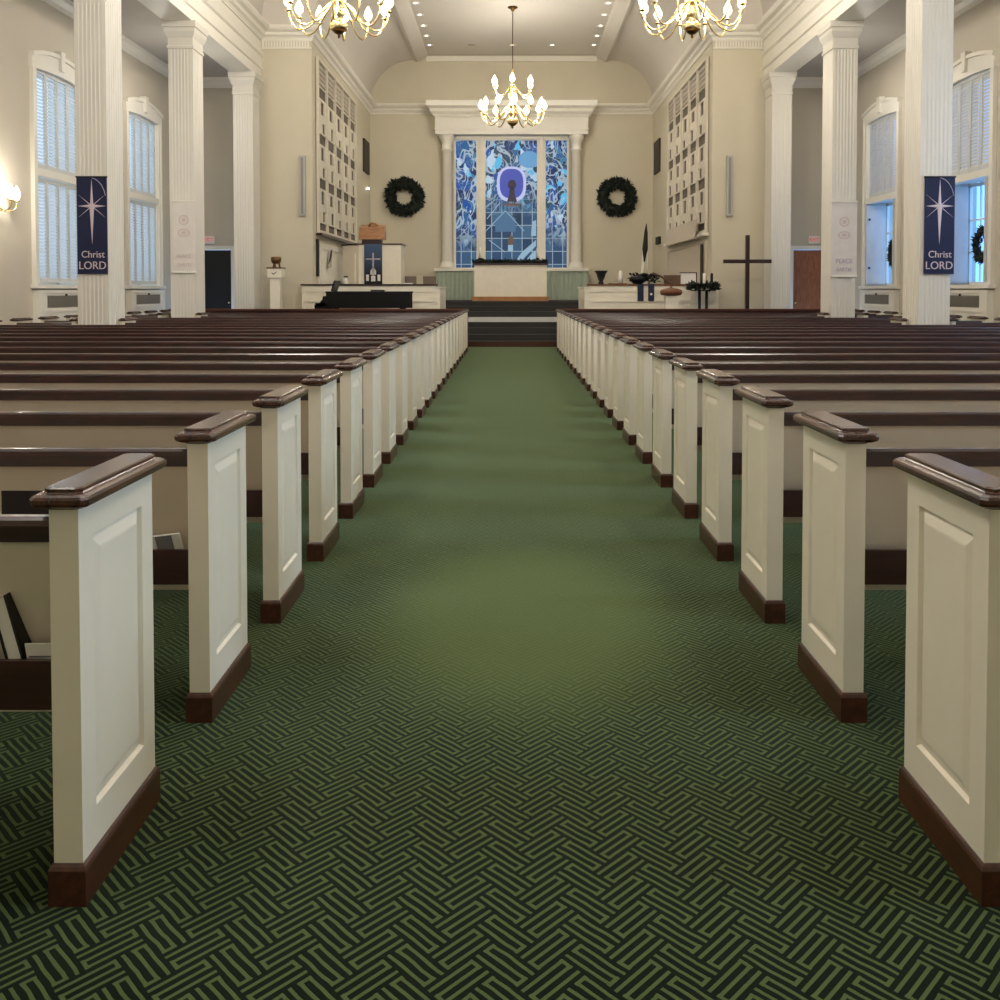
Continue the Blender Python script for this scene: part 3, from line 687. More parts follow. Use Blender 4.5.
for s in (-1, 1):
    a = at(362.5 if s < 0 else 660, 155, 31.6)
    MB().box(s*PX, s*(PX-.06), 31.35, 32.5, 5.4, 6.5).build('wall_speaker', M['dark_speaker'], label='flat dark speaker on the chancel wall %s' % ('near the wreath above the pulpit' if s < 0 else 'near the wreath above the flower stand'), cat='speaker', group='flat dark wall speakers')
    x = -5.24 if s < 0 else 5.42
    r = thing('line_speaker', (x, YF, 0), 'tall slim grey speaker on the pier %s' % ('above the goblet pedestal' if s < 0 else 'above the wooden cross'), 'speaker', 'slim grey pier speakers')
    MB().box(-.075, .075, -.09, 0, 3.25, 4.75).build('cabinet', M['grey_speaker'], r)
    MB().box(-.03, .03, -.095, -.09, 3.3, 4.7).build('front_grille', M['vent'], r)
sp_ = at(366.5, 189, 32); MB().lathe([(.05,0),(.05,.03),(.03,.06),(.001,.065)], n=10).build('spotlight', M['downlight'], label='tiny lit lamp on the chancel wall by the left wreath', cat='lamp').location = (-PX+.08, 32.0, 4.85)
MB().box(PX, PX-.08, 31.2, 31.9, 2.95, 3.2).build('control_box', M['black_matte'], label='small black box on the chancel wall beside the pennant pole', cat='control box')

# choir rails
def rail(s):
    r = thing('choir_rail', (0, 23.05, .58), 'white panelled choir rail %s' % ('behind the black piano' if s < 0 else 'behind the wooden font and cross'), 'rail', 'white choir rails')
    xo = 5.2 if s < 0 else 5.1; xi = 1.9; H = .93
    mb = MB().box(s*xi, s*xo, -.04, .04, 0, H)
    nb = 5
    w = (xo-xi)/nb
    for k in range(nb+1):
        x = xi+w*k; mb.box(s*max(xi, x-.06), s*min(xo, x+.06), -.06, .06, 0, H)
    for z in (0, .27, .52, .78): mb.box(s*xi, s*xo, -.062, .052, z, z+.13 if z in (0, .78) else z+.05)
    mb.box(s*1.78, s*1.9, -.06, 1.9, 0, H-.06)        # return along the steps
    mb.build('panels', M['pew_white'], r)
    MB().box(s*1.84, s*(xo+.03), -.09, .09, H, H+.04).build('rail_cap', M['mahogany'] if s < 0 else M['brown_wood'], r)
    MB().box(s*1.76, s*1.92, -.1, 1.92, H-.06, H-.03).build('return_cap', M['trim'], r)
rail(-1); rail(1)

# grand piano
pn = thing('grand_piano', (-3.6, 22.25, .28), 'black grand piano with its lid closed, seen beyond the front pews', 'piano')
case = [(-.75,-.55)] + [(-.2,-.55),(.9,-.55),(1.17,-.48),(1.24,-.3),(1.2,-.05),(.95,.12),(.6,.3),(.2,.48),(-.1,.52),(-.75,.52)]
MB().prism(case, 'z', .70, 1.05).build('case', M['black'], pn)
MB().prism([(x*1.015, y*1.02) for x, y in case], 'z', 1.05, 1.09).build('lid', M['black'], pn)
kb = MB().box(-1.02, -.75, -.55, .52, .66, .78).box(-1.0,-.75,-.55,-.48,.74,.82).box(-1.0,-.75,.45,.52,.74,.82)
kb.prism([(-.75,.74),(-.75,.98),(-.82,.98),(-.84,.9),(-.92,.8),(-1.0,.78),(-1.02,.74)], 'y', -.55, -.49)
kb.build('key_bed', M['black'], pn)
k_ = MB()
for q in range(36): k_.box(-.98, -.8, -.47+q*.0255, -.47+q*.0255+.023, .78, .80)
k_.build('keys', M['ivory'], pn)
MB().obox(Matrix.Translation((-.62, -.02, 1.22)) @ Matrix.Rotation(.32, 4, 'Y'), .03, .7, .26).build('music_stand', M['black'], pn)
for x, y in ((-.7,-.45),(-.7,.42),(1.0,-.2)):
    MB().lathe([(.05,0),(.06,.04),(.045,.1),(.07,.6),(.08,.70)], (x, y, 0), 10).build('leg', M['black'], pn)
MB().box(-.62,-.5,-.1,.1,.06,.66).build('pedal_lyre', M['black'], pn)
b_ = thing('hymn_book', (-3.2, 22.15, 1.372), 'closed black book lying on the piano lid', 'book')
MB().box(-.16,.16,-.12,.12,0,.035).build('cover', M['cover'], b_); MB().box(-.165,-.05,-.1,.1,.005,.03).build('page_block', M['paper'], b_)

# pulpit
pu = thing('pulpit', (-3.88, 26.3, .58), 'tall white pulpit with raised panels and a dark top edge', 'pulpit')
pl = [(-.85,.35),(-.5,-.25),(-.1,-.42),(.78,-.3),(.78,.6),(-.85,.6)]
pl = [(-.95,.3),(-.4,-.3),(.78,-.3),(.78,.6),(-.95,.6)]
mb = MB().prism(pl, 'z', 0, 2.08)
def arched(x0, x1, z0, z1, y, n=8):
    m_ = (x0+x1)/2; hw = (x1-x0)/2
    return [(x0,z0),(x1,z0),(x1,z1)] + [(m_+hw*math.cos(t), z1+.12*math.sin(t)) for t in [PI*k/n for k in range(1, n)]] + [(x0,z1)]
mb.prism(arched(.24,.68,.35,1.72,0), 'y', -.325, -.3)
mb.prism(arched(.3,.62,.42,1.68,0), 'y', -.345, -.325)
M45 = Matrix.Translation((-.675, 0, 1.1)) @ Matrix.Rotation(math.atan2(-.6, .55), 4, 'Z')
mb.obox(M45 @ Matrix.Translation((0,-.01,0)), .5, .03, 1.5)
mb.build('body', M['pew_white'], pu)
MB().prism([(x*1.05, y*1.08) for x, y in pl], 'z', 2.08, 2.12).build('rim', M['mahogany'], pu)
le = thing('lectern', (-3.93, 26.25, 2.70), 'honey oak book stand on top of the white pulpit', 'lectern')
MB().box(-.28,.28,-.14,.14,0,.12).build('foot', M['mahogany'], le)
MB().loft([[(-.36,-.2,.12),(.36,-.2,.12),(.36,.22,.12),(-.36,.22,.12)],[(-.34,-.16,.45),(.34,-.16,.45),(.34,.22,.55),(-.34,.22,.55)]]).build('desk', M['oak'], le)
MB().tube([(-.1,0,.5),(-.02,-.02,.58),(.06,-.02,.56),(.16,0,.52)], .035).build('book_rest', M['oak'], le)
def banner_emblem(root, w, h):
    e = MB(); y = -.006
    e.box(-.02,.02,y-.004,y,.1*h,.75*h)
    e.box(-.2,.2,y-.004,y,.58*h,.61*h)
    e.build('cross', M['silver'], root)
    c_ = MB(); c_.box(-.2,-.12,y-.004,y,.04*h,.2*h).box(.12,.2,y-.004,y,.04*h,.2*h).box(-.06,.06,y-.005,y-.001,.03*h,.17*h)
    c_.prism([(-.08,.2*h),(.08,.2*h),(.08,.3*h),(.0,.4*h),(-.08,.3*h)], 'y', y-.004, y)
    c_.build('church', M['paper'], root)
pb = thing('pulpit_banner', (-3.87, 25.955, .58), 'dark blue cloth with a white cross and church hanging on the pulpit', 'banner')
MB().box(-.25,.25,-.008,0,.98,2.1).build('cloth', M['dyed'], pb)
em = thing('emblem', (0,-.004,1.03), None, None); em.parent = pb
banner_emblem(em, .5, 1.1)
for o in list(em.children): o.parent = pb; o.location = (0,-.004,1.03)
bpy.data.objects.remove(em)

# goblet pedestal
pd = at(280.5, 268, 23.0)
r = thing('pedestal', (pd.x, 22.6, .28), 'slim white pedestal with a square block top against the pier', 'pedestal')
H = 1.66
MB().box(-.12,.12,-.12,.12,0,H-.22).build('post', M['pew_white'], r)
MB().box(-.17,.17,-.17,.17,0,.1).build('base', M['pew_white'], r)
MB().box(-.17,.17,-.17,.17,H-.24,H-.02).build('block', M['pew_white'], r)
MB().prism([(-.07,H-.11),(-.02,H-.15),(.07,H-.08),(.03,H-.13),(-.02,H-.17),(-.06,H-.14)], 'y', -.178, -.17).build('dove_mark', M['black_matte'], r)
MB().box(-.19,.19,-.19,.19,H-.02,H+.01).build('cap', M['brown_wood'], r)
g = thing('bowl', (pd.x, 22.6, .28+H+.01), 'bronze bowl on three feet standing on the slim pedestal', 'bowl')
MB().lathe([(.03,.08),(.1,.1),(.13,.18),(.12,.25),(.1,.26),(.08,.2),(.001,.16)], n=16).build('vessel', M['bronze'], g)
for t in range(3): MB().tube([(.07*math.cos(t*2.09+.5),.07*math.sin(t*2.09+.5),.11),(.09*math.cos(t*2.09+.5),.09*math.sin(t*2.09+.5),0)], .022, 6).build('foot', M['bronze'], g)

# chairs behind the choir rail
ch = thing('chair', (at(411, 280, 27.3).x, 27.3, .58), 'grey brown upholstered chair beside the pulpit', 'chair', 'upholstered chairs behind the choir rail')
MB().box(-.22,.22,-.22,.22,.4,.48).build('seat', M['grey_fabric'], ch)
MB().loft([[(-.19,-.24,.6),(.19,-.24,.6),(.19,-.18,.6),(-.19,-.18,.6)],[(-.19,-.3,1.22),(.19,-.3,1.22),(.19,-.25,1.22),(-.19,-.25,1.22)]]).build('backrest', M['grey_fabric'], ch)
for x in (-.19,.19):
    for y in (-.2,.2): MB().box(x-.02,x+.02,y-.02,y+.02,0,.4 if y > 0 else .62).build('leg', M['mahogany'], ch)
c2 = copy_tree(ch); c2.location.x = at(430.5, 280, 27.3).x; c2['label'] = 'grey brown upholstered chair next to the green curtain'
# small things on the left rail
RZ = .58+.93+.04
j = thing('candle_jar', (at(346, 280, 23.05).x, 23.05, RZ), 'white candle jar with dark lid on the choir rail', 'jar')
MB().lathe([(.05,0),(.055,.02),(.055,.15),(.05,.16)], n=14).build('jar_body', M['wax'], j); MB().lathe([(.056,.16),(.056,.19),(.02,.2)], n=14).build('lid', M['black_matte'], j)
MB().box(-.12,.12,-.06,.06,0,.025).build('hymn_sheets', M['paper'], label='small pile of white sheets on the rail by the chairs', cat='papers').location = (at(408, 282, 23.05).x, 23.05, RZ)
# things on the right rail
u_ = thing('urn', (at(601, 280, 23.05).x, 23.05, RZ), 'black flared urn on the white choir rail', 'urn')
MB().lathe([(.07,0),(.07,.03),(.05,.06),(.09,.16),(.12,.26),(.16,.31),(.16,.33),(.12,.31),(.001,.1)], n=18).build('vessel', M['black_matte'], u_)
cn = thing('candle', (at(620.5, 280, 23.05).x, 23.05, RZ), 'thick white candle on a flat brown tray on the rail', 'candle')
MB().box(-.3,.15,-.08,.08,0,.02).build('tray', M['brown_wood'], cn)
MB().lathe([(.055,.02),(.055,.26),(.04,.3),(.03,.33),(.001,.33)], n=14).build('wax_body', M['wax'], cn)
fl = thing('flower_arrangement', (at(641, 274, 23.05).x, 23.05, RZ), 'dark dried greenery arrangement with a twisted branch on the rail', 'flower arrangement')
mb = MB()
def fn(k):
    x = random.uniform(-.25,.4); return Vector((x, random.uniform(-.08,.08), random.uniform(.05,.22))), Vector((random.uniform(-1,1), random.uniform(-1,1), random.uniform(-.4,1)))
foliage(mb, fn, 160, .13, .035); mb.lathe([(.1,0),(.2,.08),(.22,.16),(.1,.2)], (-.08,0,0), 10)
mb.build('greenery', M['iron'], fl)
MB().tube([(.1,0,.14),(.3,-.03,.26),(.5,-.05,.18),(.66,-.06,.06),(.76,-.08,.0)], [.03,.035,.03,.025,.012], 7).build('twisted_branch', M['branch'], fl)
for px, lab in ((640, 'dark blue cloth strip hanging over the rail under the dark greenery'), (650.5, 'dark blue cloth strip with a white dot hanging over the rail')):
    x = at(px, 280, 23.05).x
    b = thing('cloth_strip', (x, 23.05, RZ), lab, 'cloth', 'blue cloth strips on the rail')
    MB().box(-.075,.075,-.104,-.096,-.42,.008).box(-.075,.075,-.104,.09,.001,.008).build('cloth', M['stole'], b)
    if px > 645:
        MB().lathe([(.001,-.002),(.03,0),(.03,.004)], n=10).build('white_dot', M['paper'], b).location = (0,-.105,-.25)
        b.children[-1].rotation_euler = (PI/2,0,0)
fp = thing('pennant_pole', (at(642, 270, 24.3).x, 24.3, .58), 'white pole with a furled dark pennant behind the choir rail', 'pole')
MB().lathe([(.16,0),(.16,.04),(.04,.06),(.03,.1)], n=12).build('base', M['trim'], fp)
MB().tube([(0,0,.08),(.0,0,1.35),(.05,0,1.9),(.1,0,2.52)], [.035,.035,.04,.02], 8).build('pole', M['wax'], fp)
MB().tube([(.05,-.03,1.55),(.07,-.03,1.9),(.09,-.03,2.3),(.1,-.02,2.55)], [.015,.075,.05,.01], 8).build('pennant', M['black_matte'], fp)
MB().tube([(.14,0,1.35),(.13,0,1.8)], [.012,.02], 6).build('cord', M['wax'], fp)
bx = thing('wooden_box', (at(672, 283, 23.05).x+.0, 23.05, RZ), 'plain brown wooden box on the rail by the branch', 'box')
MB().box(-.2,.2,-.06,.06,0,.2).build('box_body', M['branch'], bx); MB().box(-.21,.21,-.065,.065,.2,.22).build('lid', M['brown_wood'], bx)
wb = thing('white_board', (at(688, 283, 23.05).x, 23.05, RZ), 'small white board in a dark frame on the rail', 'board')
MB().box(-.19,.19,-.02,.02,0,.27).build('panel', M['paper'], wb); MB().box(-.21,.21,-.03,.03,.27,.29).box(.19,.215,-.03,.03,0,.27).build('frame', M['mahogany'], wb)
# font
ft = at(671, 292, 22.3)
fo = thing('baptismal_font', (ft.x, 22.3, .28), 'white square font with a round brown wooden lid', 'font')
MB().box(-.15,.15,-.15,.15,0,.98).build('pedestal', M['pew_white'], fo); MB().box(-.19,.19,-.19,.19,0,.1).build('base', M['pew_white'], fo)
MB().lathe([(.1,.98),(.24,1.0),(.27,1.06),(.26,1.12),(.14,1.16),(.03,1.18),(.03,1.22),(.001,1.23)], n=18).build('lid', M['brown_wood'], fo)
# advent wreath stand
av = at(703, 285, 22.4)
st = thing('candle_stand', (av.x, 22.4, .28), 'black iron floor stand of four posts carrying the candle ring', 'candle stand')
for k in range(4):
    x, y = .12*math.cos(k*PI/2+.5), .12*math.sin(k*PI/2+.5)
    MB().lathe([(.03,0),(.03,1.1)], (x, y, 0), 8).build('post', M['iron'], st)
MB().lathe([(.22,0),(.22,.03),(.15,.05)], n=16).build('base', M['iron'], st)
MB().lathe([(.3,1.1),(.3,1.13)], n=18).build('ring_plate', M['iron'], st)
ar = thing('advent_wreath', (av.x, 22.4, 1.411), 'dark evergreen ring lying on the black candle stand', 'wreath')
mb = MB()
def fn2(k):
    t = random.uniform(0, 2*PI); return Vector((.27*math.cos(t), .27*math.sin(t), random.uniform(.02,.1))), Vector((math.cos(t)*random.uniform(-.2,1.3), math.sin(t)*random.uniform(-.2,1.3), random.uniform(-.2,.8)))
foliage(mb, fn2, 260, .16, .04); mb.build('greenery', M['leaf'], ar)
for (px, nm, mat, lab) in ((704, 'wax', 'wax', 'tall white candle standing in the evergreen ring'), (712.5, 'iron', 'iron', 'tall dark candle standing in the evergreen ring')):
    c_ = MB().lathe([(.035,0),(.035,.38),(.012,.4),(.001,.4)], n=12).build('candle', M[mat], label=lab, cat='candle', group='candles of the evergreen ring')
    c_.location = (at(px, 280, 22.4).x, 22.4+(.1 if mat == 'iron' else 0), 1.412)
# wooden cross
cr = at(747, 262.5, 22.25)
co = thing('cross', (cr.x, 22.25, .28), 'tall dark wooden cross standing before the pier', 'cross')
MB().box(-.045,.045,-.045,.045,.06,2.43).build('upright', M['mahogany'], co)
MB().box(-.57,.57,-.04,.04,1.76,1.85).build('crossbar', M['mahogany'], co)
MB().box(-.25,.25,-.25,.25,0,.06).build('base', M['mahogany'], co)

# ------------------------------------------------------------------ banners on the columns
def star_banner(s):
    x = s*(CX+.02+.26); p = at(94 if s < 0 else 937.5, 226, 14.4)
    w = 30*14.4/FPX; zt = at(0, 177.5, 14.4).z; zb = at(0, 274, 14.4).z; h = zt-zb
    r = thing('star_banner', (p.x, 14.4-.03, zb), 'navy banner with a silver star and lettering on the %s front column' % ('left' if s < 0 else 'right'), 'banner', 'navy star banners')
    MB().box(-w/2, w/2, 0, .01, 0, h).build('cloth', M['navy'], r)
    MB().tube([(-w/2-.01, 0, h), (w/2+.01, 0, h)], .012, 8).build('rod', M['black_matte'], r)
    cz = h*.70; y = -.003; st = MB()
    def ray(ang, L, wd):
        d = Vector((math.sin(ang), 0, math.cos(ang))); nn = Vector((d.z, 0, -d.x))*wd; c0 = Vector((0, y, cz))
        st.add([c0-nn, c0+d*L*.12-nn*.9, c0+d*L, c0+d*L*.12+nn*.9, c0+nn, c0+Vector((0,-.006,0))], [(0,1,5),(1,2,5),(2,3,5),(3,4,5)])
    ray(0, h*.285, .026); ray(PI, h*.4, .036); ray(PI/2, w*.47, .028); ray(-PI/2, w*.47, .028)
    for a in (.87, -.87, PI-.87, PI+.87): ray(a, w*.62, .008)
    st.build('star', M['silver'], r)
    arc = [(-.02+w*.52*math.sin(t), y, h*.74+h*.25*math.cos(t)) for t in [.1+1.2*k/10 for k in range(11)]]
    MB().tube(arc, .006, 5).build('orbit_line', M['lilac_print'], r)
    text(r, 'Christ', .15, (.01, y-.002, h*.2), M['silver'], sx=.95)
    text(r, 'LORD', .17, (0, y-.002, h*.085), M['silver'], sx=.95)
def white_banner(s):
    pxa, pxb, pt, pb_ = (173, 196.5, 201, 272) if s < 0 else (830.5, 856, 202, 276)
    Y = 18.33; a = at(pxa, pb_, Y); b = at(pxb, pt, Y); w = b.x-a.x; h = b.z-a.z
    r = thing('white_banner', ((a.x+b.x)/2, Y-.012, a.z), 'white banner with %s on the %s second column' % (('faint pink emblems', 'left') if s < 0 else ('faint print and two lines of lilac letters', 'right')), 'banner', 'white banners')
    MB().box(-w/2, w/2, 0, .01, 0, h).build('cloth', M['white_cloth'], r)
    MB().box(-w/2-.01, w/2+.01, -.01, .01, -.02, .02).box(-w/2-.01, w/2+.01, -.01, .01, h-.01, h+.015).build('hem_bar', M['trim'], r)
    em = MB()
    for cz, rx, rz in ((.73, .1, .1), (.55, .12, .08)):
        ring = oval(0, h*cz, rx, rz, -.003, 2); ins = oval(0, h*cz, rx*.7, rz*.7, -.003, 2)
        em.loft([ring, ins], False); disc(em, oval(0, h*cz, rx*.45, rz*.45, -.003, 2), .002)
    em.build('emblem', M['pale_print'], r)
    if s > 0:
        text(r, 'PEACE', .125, (0, -.004, h*.2), M['lilac_print'], sx=.9); text(r, 'EARTH', .105, (0, -.004, h*.085), M['lilac_print'], sx=.9)
    else:
        text(r, 'PEACE', .11, (0, -.004, h*.22), M['pale_print'], sx=.9); text(r, 'EARTH', .1, (0, -.004, h*.1), M['pale_print'], sx=.9)
for s in (-1, 1): star_banner(s); white_banner(s)

# ------------------------------------------------------------------ lamps: chandeliers, downlights, sconce
def spline(pts, n=5):
    pts = [Vector(p) for p in pts]; out = []
    for i in range(len(pts)-1):
        p0, p1, p2, p3 = pts[max(i-1,0)], pts[i], pts[i+1], pts[min(i+2, len(pts)-1)]
        for k in range(n):
            t = k/n; out.append(.5*((2*p1)+(p2-p0)*t+(2*p0-5*p1+4*p2-p3)*t*t+(3*p1-p0-3*p2+p3)*t**3))
    return out + [pts[-1]]
def make_chandelier(ztop):
    r = thing('chandelier', (0, 0, 0), '', 'chandelier', 'brass chandeliers')
    body = [(.001,0),(.02,.02),(.03,.05),(.015,.07),(.07,.09),(.15,.16),(.17,.22),(.15,.28),(.09,.31),(.06,.35),(.1,.4),(.13,.46),(.1,.52),(.07,.58),(.12,.64),(.14,.68),(.08,.74),(.05,.8),(.09,.9),(.12,1.0),(.1,1.08),(.05,1.14),(.09,1.2),(.07,1.26),(.04,1.34),(.07,1.42),(.04,1.5),(.02,1.56),(.05,1.62),(.06,1.68),(.03,1.74),(.012,1.76)]
    MB().lathe(body[5:], n=18).build('baluster', M['brass'], r)
    MB().lathe(body[:6], n=18).build('finial', M['dark_brass'], r)
    for tier in range(2):
        n_ = (12, 6)[tier]
        P = [(.11,.66),(.2,.6),(.36,.42),(.54,.22),(.74,.16),(.88,.3),(.93,.5)] if tier == 0 else [(.08,1.2),(.16,1.16),(.28,1.0),(.42,.93),(.55,1.0),(.6,1.16)]
        arm = MB().tube(spline([(x, 0, z) for x, z in P], 4), .017 if tier == 0 else .014, 7)
        R, Z = P[-1]
        arm.lathe([(.015,-.02),(.055,.0),(.06,.02),(.02,.025)], (R, 0, Z), 10)
        a0 = arm.build('arm', M['brass'], r)
        MB().lathe([(.018,.025),(.018,.09)], (R, 0, Z), 8).build('candle_sleeve', M['wax'], a0)
        MB().lathe([(.025,.08),(.06,.11),(.08,.16),(.07,.22),(.035,.29),(.002,.35)], (R, 0, Z), 10).build('bulb', M['bulb'], a0)
        for k in range(n_):
            a = a0 if k == 0 else copy_tree(a0, r)
            a.rotation_euler = (0, 0, 2*PI*(k+.37*(tier+.3))/n_)
    return r
rods = {}
def place_chandelier(src, loc, ztop, label):
    r = src if src.get('label') == '' or 'label' not in src.keys() else copy_tree(src)
    for ch_ in [c for c in r.children if c.name.startswith(('rod', 'ceiling_canopy'))]: bpy.data.objects.remove(ch_)
    r.location = loc; r['label'] = label
    L = ztop - loc[2]
    MB().lathe([(.012,1.75),(.012,L-.04)], n=8).build('rod', M['dark_brass'], r)
    MB().lathe([(.03,L-.12),(.06,L-.06),(.15,L-.02),(.15,L)], n=16).build('ceiling_canopy', M['dark_brass'], r)
    return r
c0 = make_chandelier(9.65)
place_chandelier(c0, (.02, 27.4, 6.12), 9.65, 'brass chandelier hanging before the stained glass window')
place_chandelier(c0, (-3.23, 17.4, 6.06), 10.29, 'brass chandelier hanging near the left columns, cut by the top edge')
place_chandelier(c0, (3.32, 17.4, 6.06), 10.29, 'brass chandelier hanging near the right columns, cut by the top edge')

dl = None
spots = [(s*2.77, y) for s in (-1, 1) for y in (31.6, 30.45, 29.3, 28.15, 27.0, 25.85, 24.7)] + [(0.02, 31.6), (1.36, 31.6)]
names = ['first', 'second', 'third', 'fourth', 'fifth', 'sixth', 'seventh']
for k, (x, y) in enumerate(spots):
    if dl is None:
        dl = thing('recessed_downlight', (0,0,0), '', 'ceiling light', 'recessed downlights in the chancel ceiling')
        MB().lathe([(.1,0),(.13,0),(.13,-.012),(.1,-.008)], n=18).build('trim_ring', M['trim'], dl)
        MB().lathe([(.1,-.001),(.1,-.007),(.001,-.009)], n=18).build('lens', M['downlight'], dl)
        d = dl
    else: d = copy_tree(dl)
    d.location = (x, y, 9.66)
    d['label'] = ('%s lit downlight from the window wall along the %s edge of the flat ceiling' % (names[k % 7], 'left' if x < 0 else 'right')) if k < 14 else ('lit downlight beside the chandelier rod at the window end' if x < 1 else 'lit downlight midway between rod and right corner at the window end')
du = MB().lathe([(.13,0),(.13,-.01),(.1,-.012)], n=16).build('unlit_downlight', M['board'], label='unlit round fitting at the window end of the flat ceiling', cat='ceiling light'); du.location = (-1.34, 31.6, 9.655)

sc = thing('wall_sconce', (-WX, 15.25, 2.82), 'brass wall sconce with lit flame bulbs beside the shuttered window', 'wall lamp')
MB().lathe([(.001,0),(.07,.005),(.09,.02),(.03,.05),(.001,.06)], n=14).build('back_plate', M['brass'], sc).rotation_euler = (0, PI/2, 0)
for dy in (-.3, 0, .3):
    o_ = .26 - abs(dy)*.2
    a = MB().tube(spline([(.04,0,0),(.12,dy*.4,-.12),(o_,dy*.9,-.08),(o_+.02,dy,.04)], 4), .012, 6)
    a.lathe([(.012,0),(.05,.01),(.05,.025),(.015,.03)], (o_+.02, dy, .04), 10)
    a = a.build('arm', M['brass'], sc)
    MB().lathe([(.016,.03),(.045,.07),(.058,.13),(.045,.2),(.002,.28)], (o_+.02, dy, .04), 10).build('bulb', M['bulb'], a)

# ------------------------------------------------------------------ pews
D, ZT, TH = .43, .906, .066
def make_pew(sgn, L, label):
    """x runs away from the aisle (sgn), y = 0 is the back edge facing the camera, D the front edge"""
    r = thing('pew', (0,0,0), label, 'pew')
    def X(v): return sgn*v
    for end in (0, 1):
        x0, x1 = (0, TH) if end == 0 else (L-TH, L)
        xf = x0 if end == 0 else x1; dirx = 1 if end == 0 else -1      # dirx points into the panel
        mb = MB()
        def R(my, z0, z1, dep): return [(X(xf+dirx*dep), my, z0), (X(xf+dirx*dep), D-my, z0), (X(xf+dirx*dep), D-my, z1), (X(xf+dirx*dep), my, z1)]
        xb = x1 if end == 0 else x0
        back = [(X(xb), 0, 0), (X(xb), D, 0), (X(xb), D, ZT), (X(xb), 0, ZT)]
        mb.loft([back, R(0,0,ZT,0), R(.072,.19,.832,0), R(.078,.196,.826,.011), R(.106,.226,.796,.001), R(.112,.232,.79,0)], True)
        e = mb.build('end_panel', M['pew_white'], r)
        def ring(o, z): return [(X(x0-o), -o, z), (X(x1+o), -o, z), (X(x1+o), D+o, z), (X(x0-o), D+o, z)]
        def ringc(o, z, c=.012):
            a0, a1, b0, b1 = x0-o, x1+o, -o, D+o
            return [(X(a0+c), b0, z), (X(a1-c), b0, z), (X(a1), b0+c, z), (X(a1), b1-c, z), (X(a1-c), b1, z), (X(a0+c), b1, z), (X(a0), b1-c, z), (X(a0), b0+c, z)]
        MB().loft([ringc(o, z) for o, z in ((.002,ZT),(.006,.907),(.010,.911),(.021,.913),(.029,.917),(.033,.924),(.033,.933),(.030,.939),(.023,.943),(.012,.9445),(.010,.947),(.010,.954),(.006,.957))]).build('arm_cap', M['mahogany_y'], e)
        MB().loft([ring(o, z) for o, z in ((.010,0),(.010,.082),(.007,.090),(.003,.095),(.0,.096))]).build('plinth', M['plinth'], e)
    a, b = TH, L-TH
    prof = [(.0,.832),(.0,.868),(.004,.88),(.014,.887),(.034,.887),(.046,.88),(.05,.868),(.05,.832)]
    MB().prism(prof, 'x', X(a), X(b)).build('top_rail', M['mahogany'], r)
    MB().prism([(.012,.832),(.036,.832),(.128,.43),(.128,.40),(.098,.40),(.098,.43)], 'x', X(a), X(b)).build('backrest', M['pew_back'], r)
    MB().prism([(.128,.395),(.42,.41),(.428,.425),(.42,.44),(.128,.43)], 'x', X(a), X(b)).build('seat', M['seat'], r)
    MB().box(X(a), X(b), .002, .016, .448, .56).box(X(a), X(b), .016, .1, .448, .46).build('book_rack', M['rack'], r)
    return r
ordn = ['first','second','third','fourth','fifth','sixth','seventh','eighth','ninth','tenth','eleventh','twelfth','thirteenth','fourteenth','fifteenth','sixteenth','seventeenth','eighteenth','nineteenth','twentieth','twenty-first','twenty-second']
AX, Y0, DY = 1.02, 2.08, .8974
PEW_Y = lambda i: Y0 + i*DY
for s, side in ((-1, 'left'), (1, 'right')):
    full_ = make_pew(s, 6.88, ''); part_ = make_pew(s, 5.16, ''); stub = make_pew(s, 1.0, '')
    u1 = u2 = u3 = False
    for i in range(22):
        y = PEW_Y(i)
        if i in (14, 18):
            o = part_ if not u2 else copy_tree(part_); u2 = True
            o2 = stub if not u3 else copy_tree(stub); u3 = True
            o2.location = (s*6.90, y, 0); o2['group'] = 'short pews between column and wall'
            o2['label'] = 'short pew end between the %s column and the %s aisle wall' % ('star banner' if i == 14 else 'white banner', side)
        else:
            o = full_ if not u1 else copy_tree(full_); u1 = True
        o.location = (s*AX - (.012 if s < 0 else 0), y, 0); o['group'] = 'pews %s of the aisle' % side
        o['label'] = '%s white ended pew from the camera, %s of the green aisle' % (ordn[i], side)

for s, side in ((-1, 'left'), (1, 'right')):
    r = thing('pew_screen', (s*AX, 21.42, 0), 'long mahogany topped screen in front of the farthest pew, %s of the aisle' % side, 'screen', 'screens before the front pews')
    MB().box(s*.005, s*6.88, 0, .05, 0, .93).build('panel', M['mahogany'], r)
    MB().box(0, s*6.9, -.03, .07, .93, .968).build('top_rail', M['seat'], r)

# hymnals and sheets in the racks
def book(name, w, d, h, loc, rot, label, cover='cover', cat='book'):
    r = thing(name, loc, label, cat, None); r.rotation_euler = rot
    MB().box(-w/2, w/2, -d/2, -d/2+.003, 0, h).box(-w/2, w/2, d/2-.003, d/2, 0, h).box(-w/2, -w/2+.004, -d/2, d/2, 0, h).build('cover', M[cover], r)
    MB().box(-w/2+.006, w/2-.005, -d/2+.0035, d/2-.0035, .003, h-.004).build('page_block', M['paper'], r)
    return r
y = PEW_Y(0)
book('hymnal', .03, .06, .155, (-1.262, y+.049, .462), (0, -.0, 0), '', 'cover')
bpy.data.objects.remove(bpy.data.objects['hymnal'].children[0]); bpy.data.objects.remove(bpy.data.objects['hymnal'].children[0]); bpy.data.objects.remove(bpy.data.objects['hymnal'])
hb = thing('hymnal', (-1.15, y+.052, .463), 'black hymnal leaning in the rack of the nearest pew', 'book', None); hb.rotation_euler = (0, -.26, 0)
MB().box(-.03, .0, -.03, .03, .002, .245).build('page_block', M['paper'], hb)
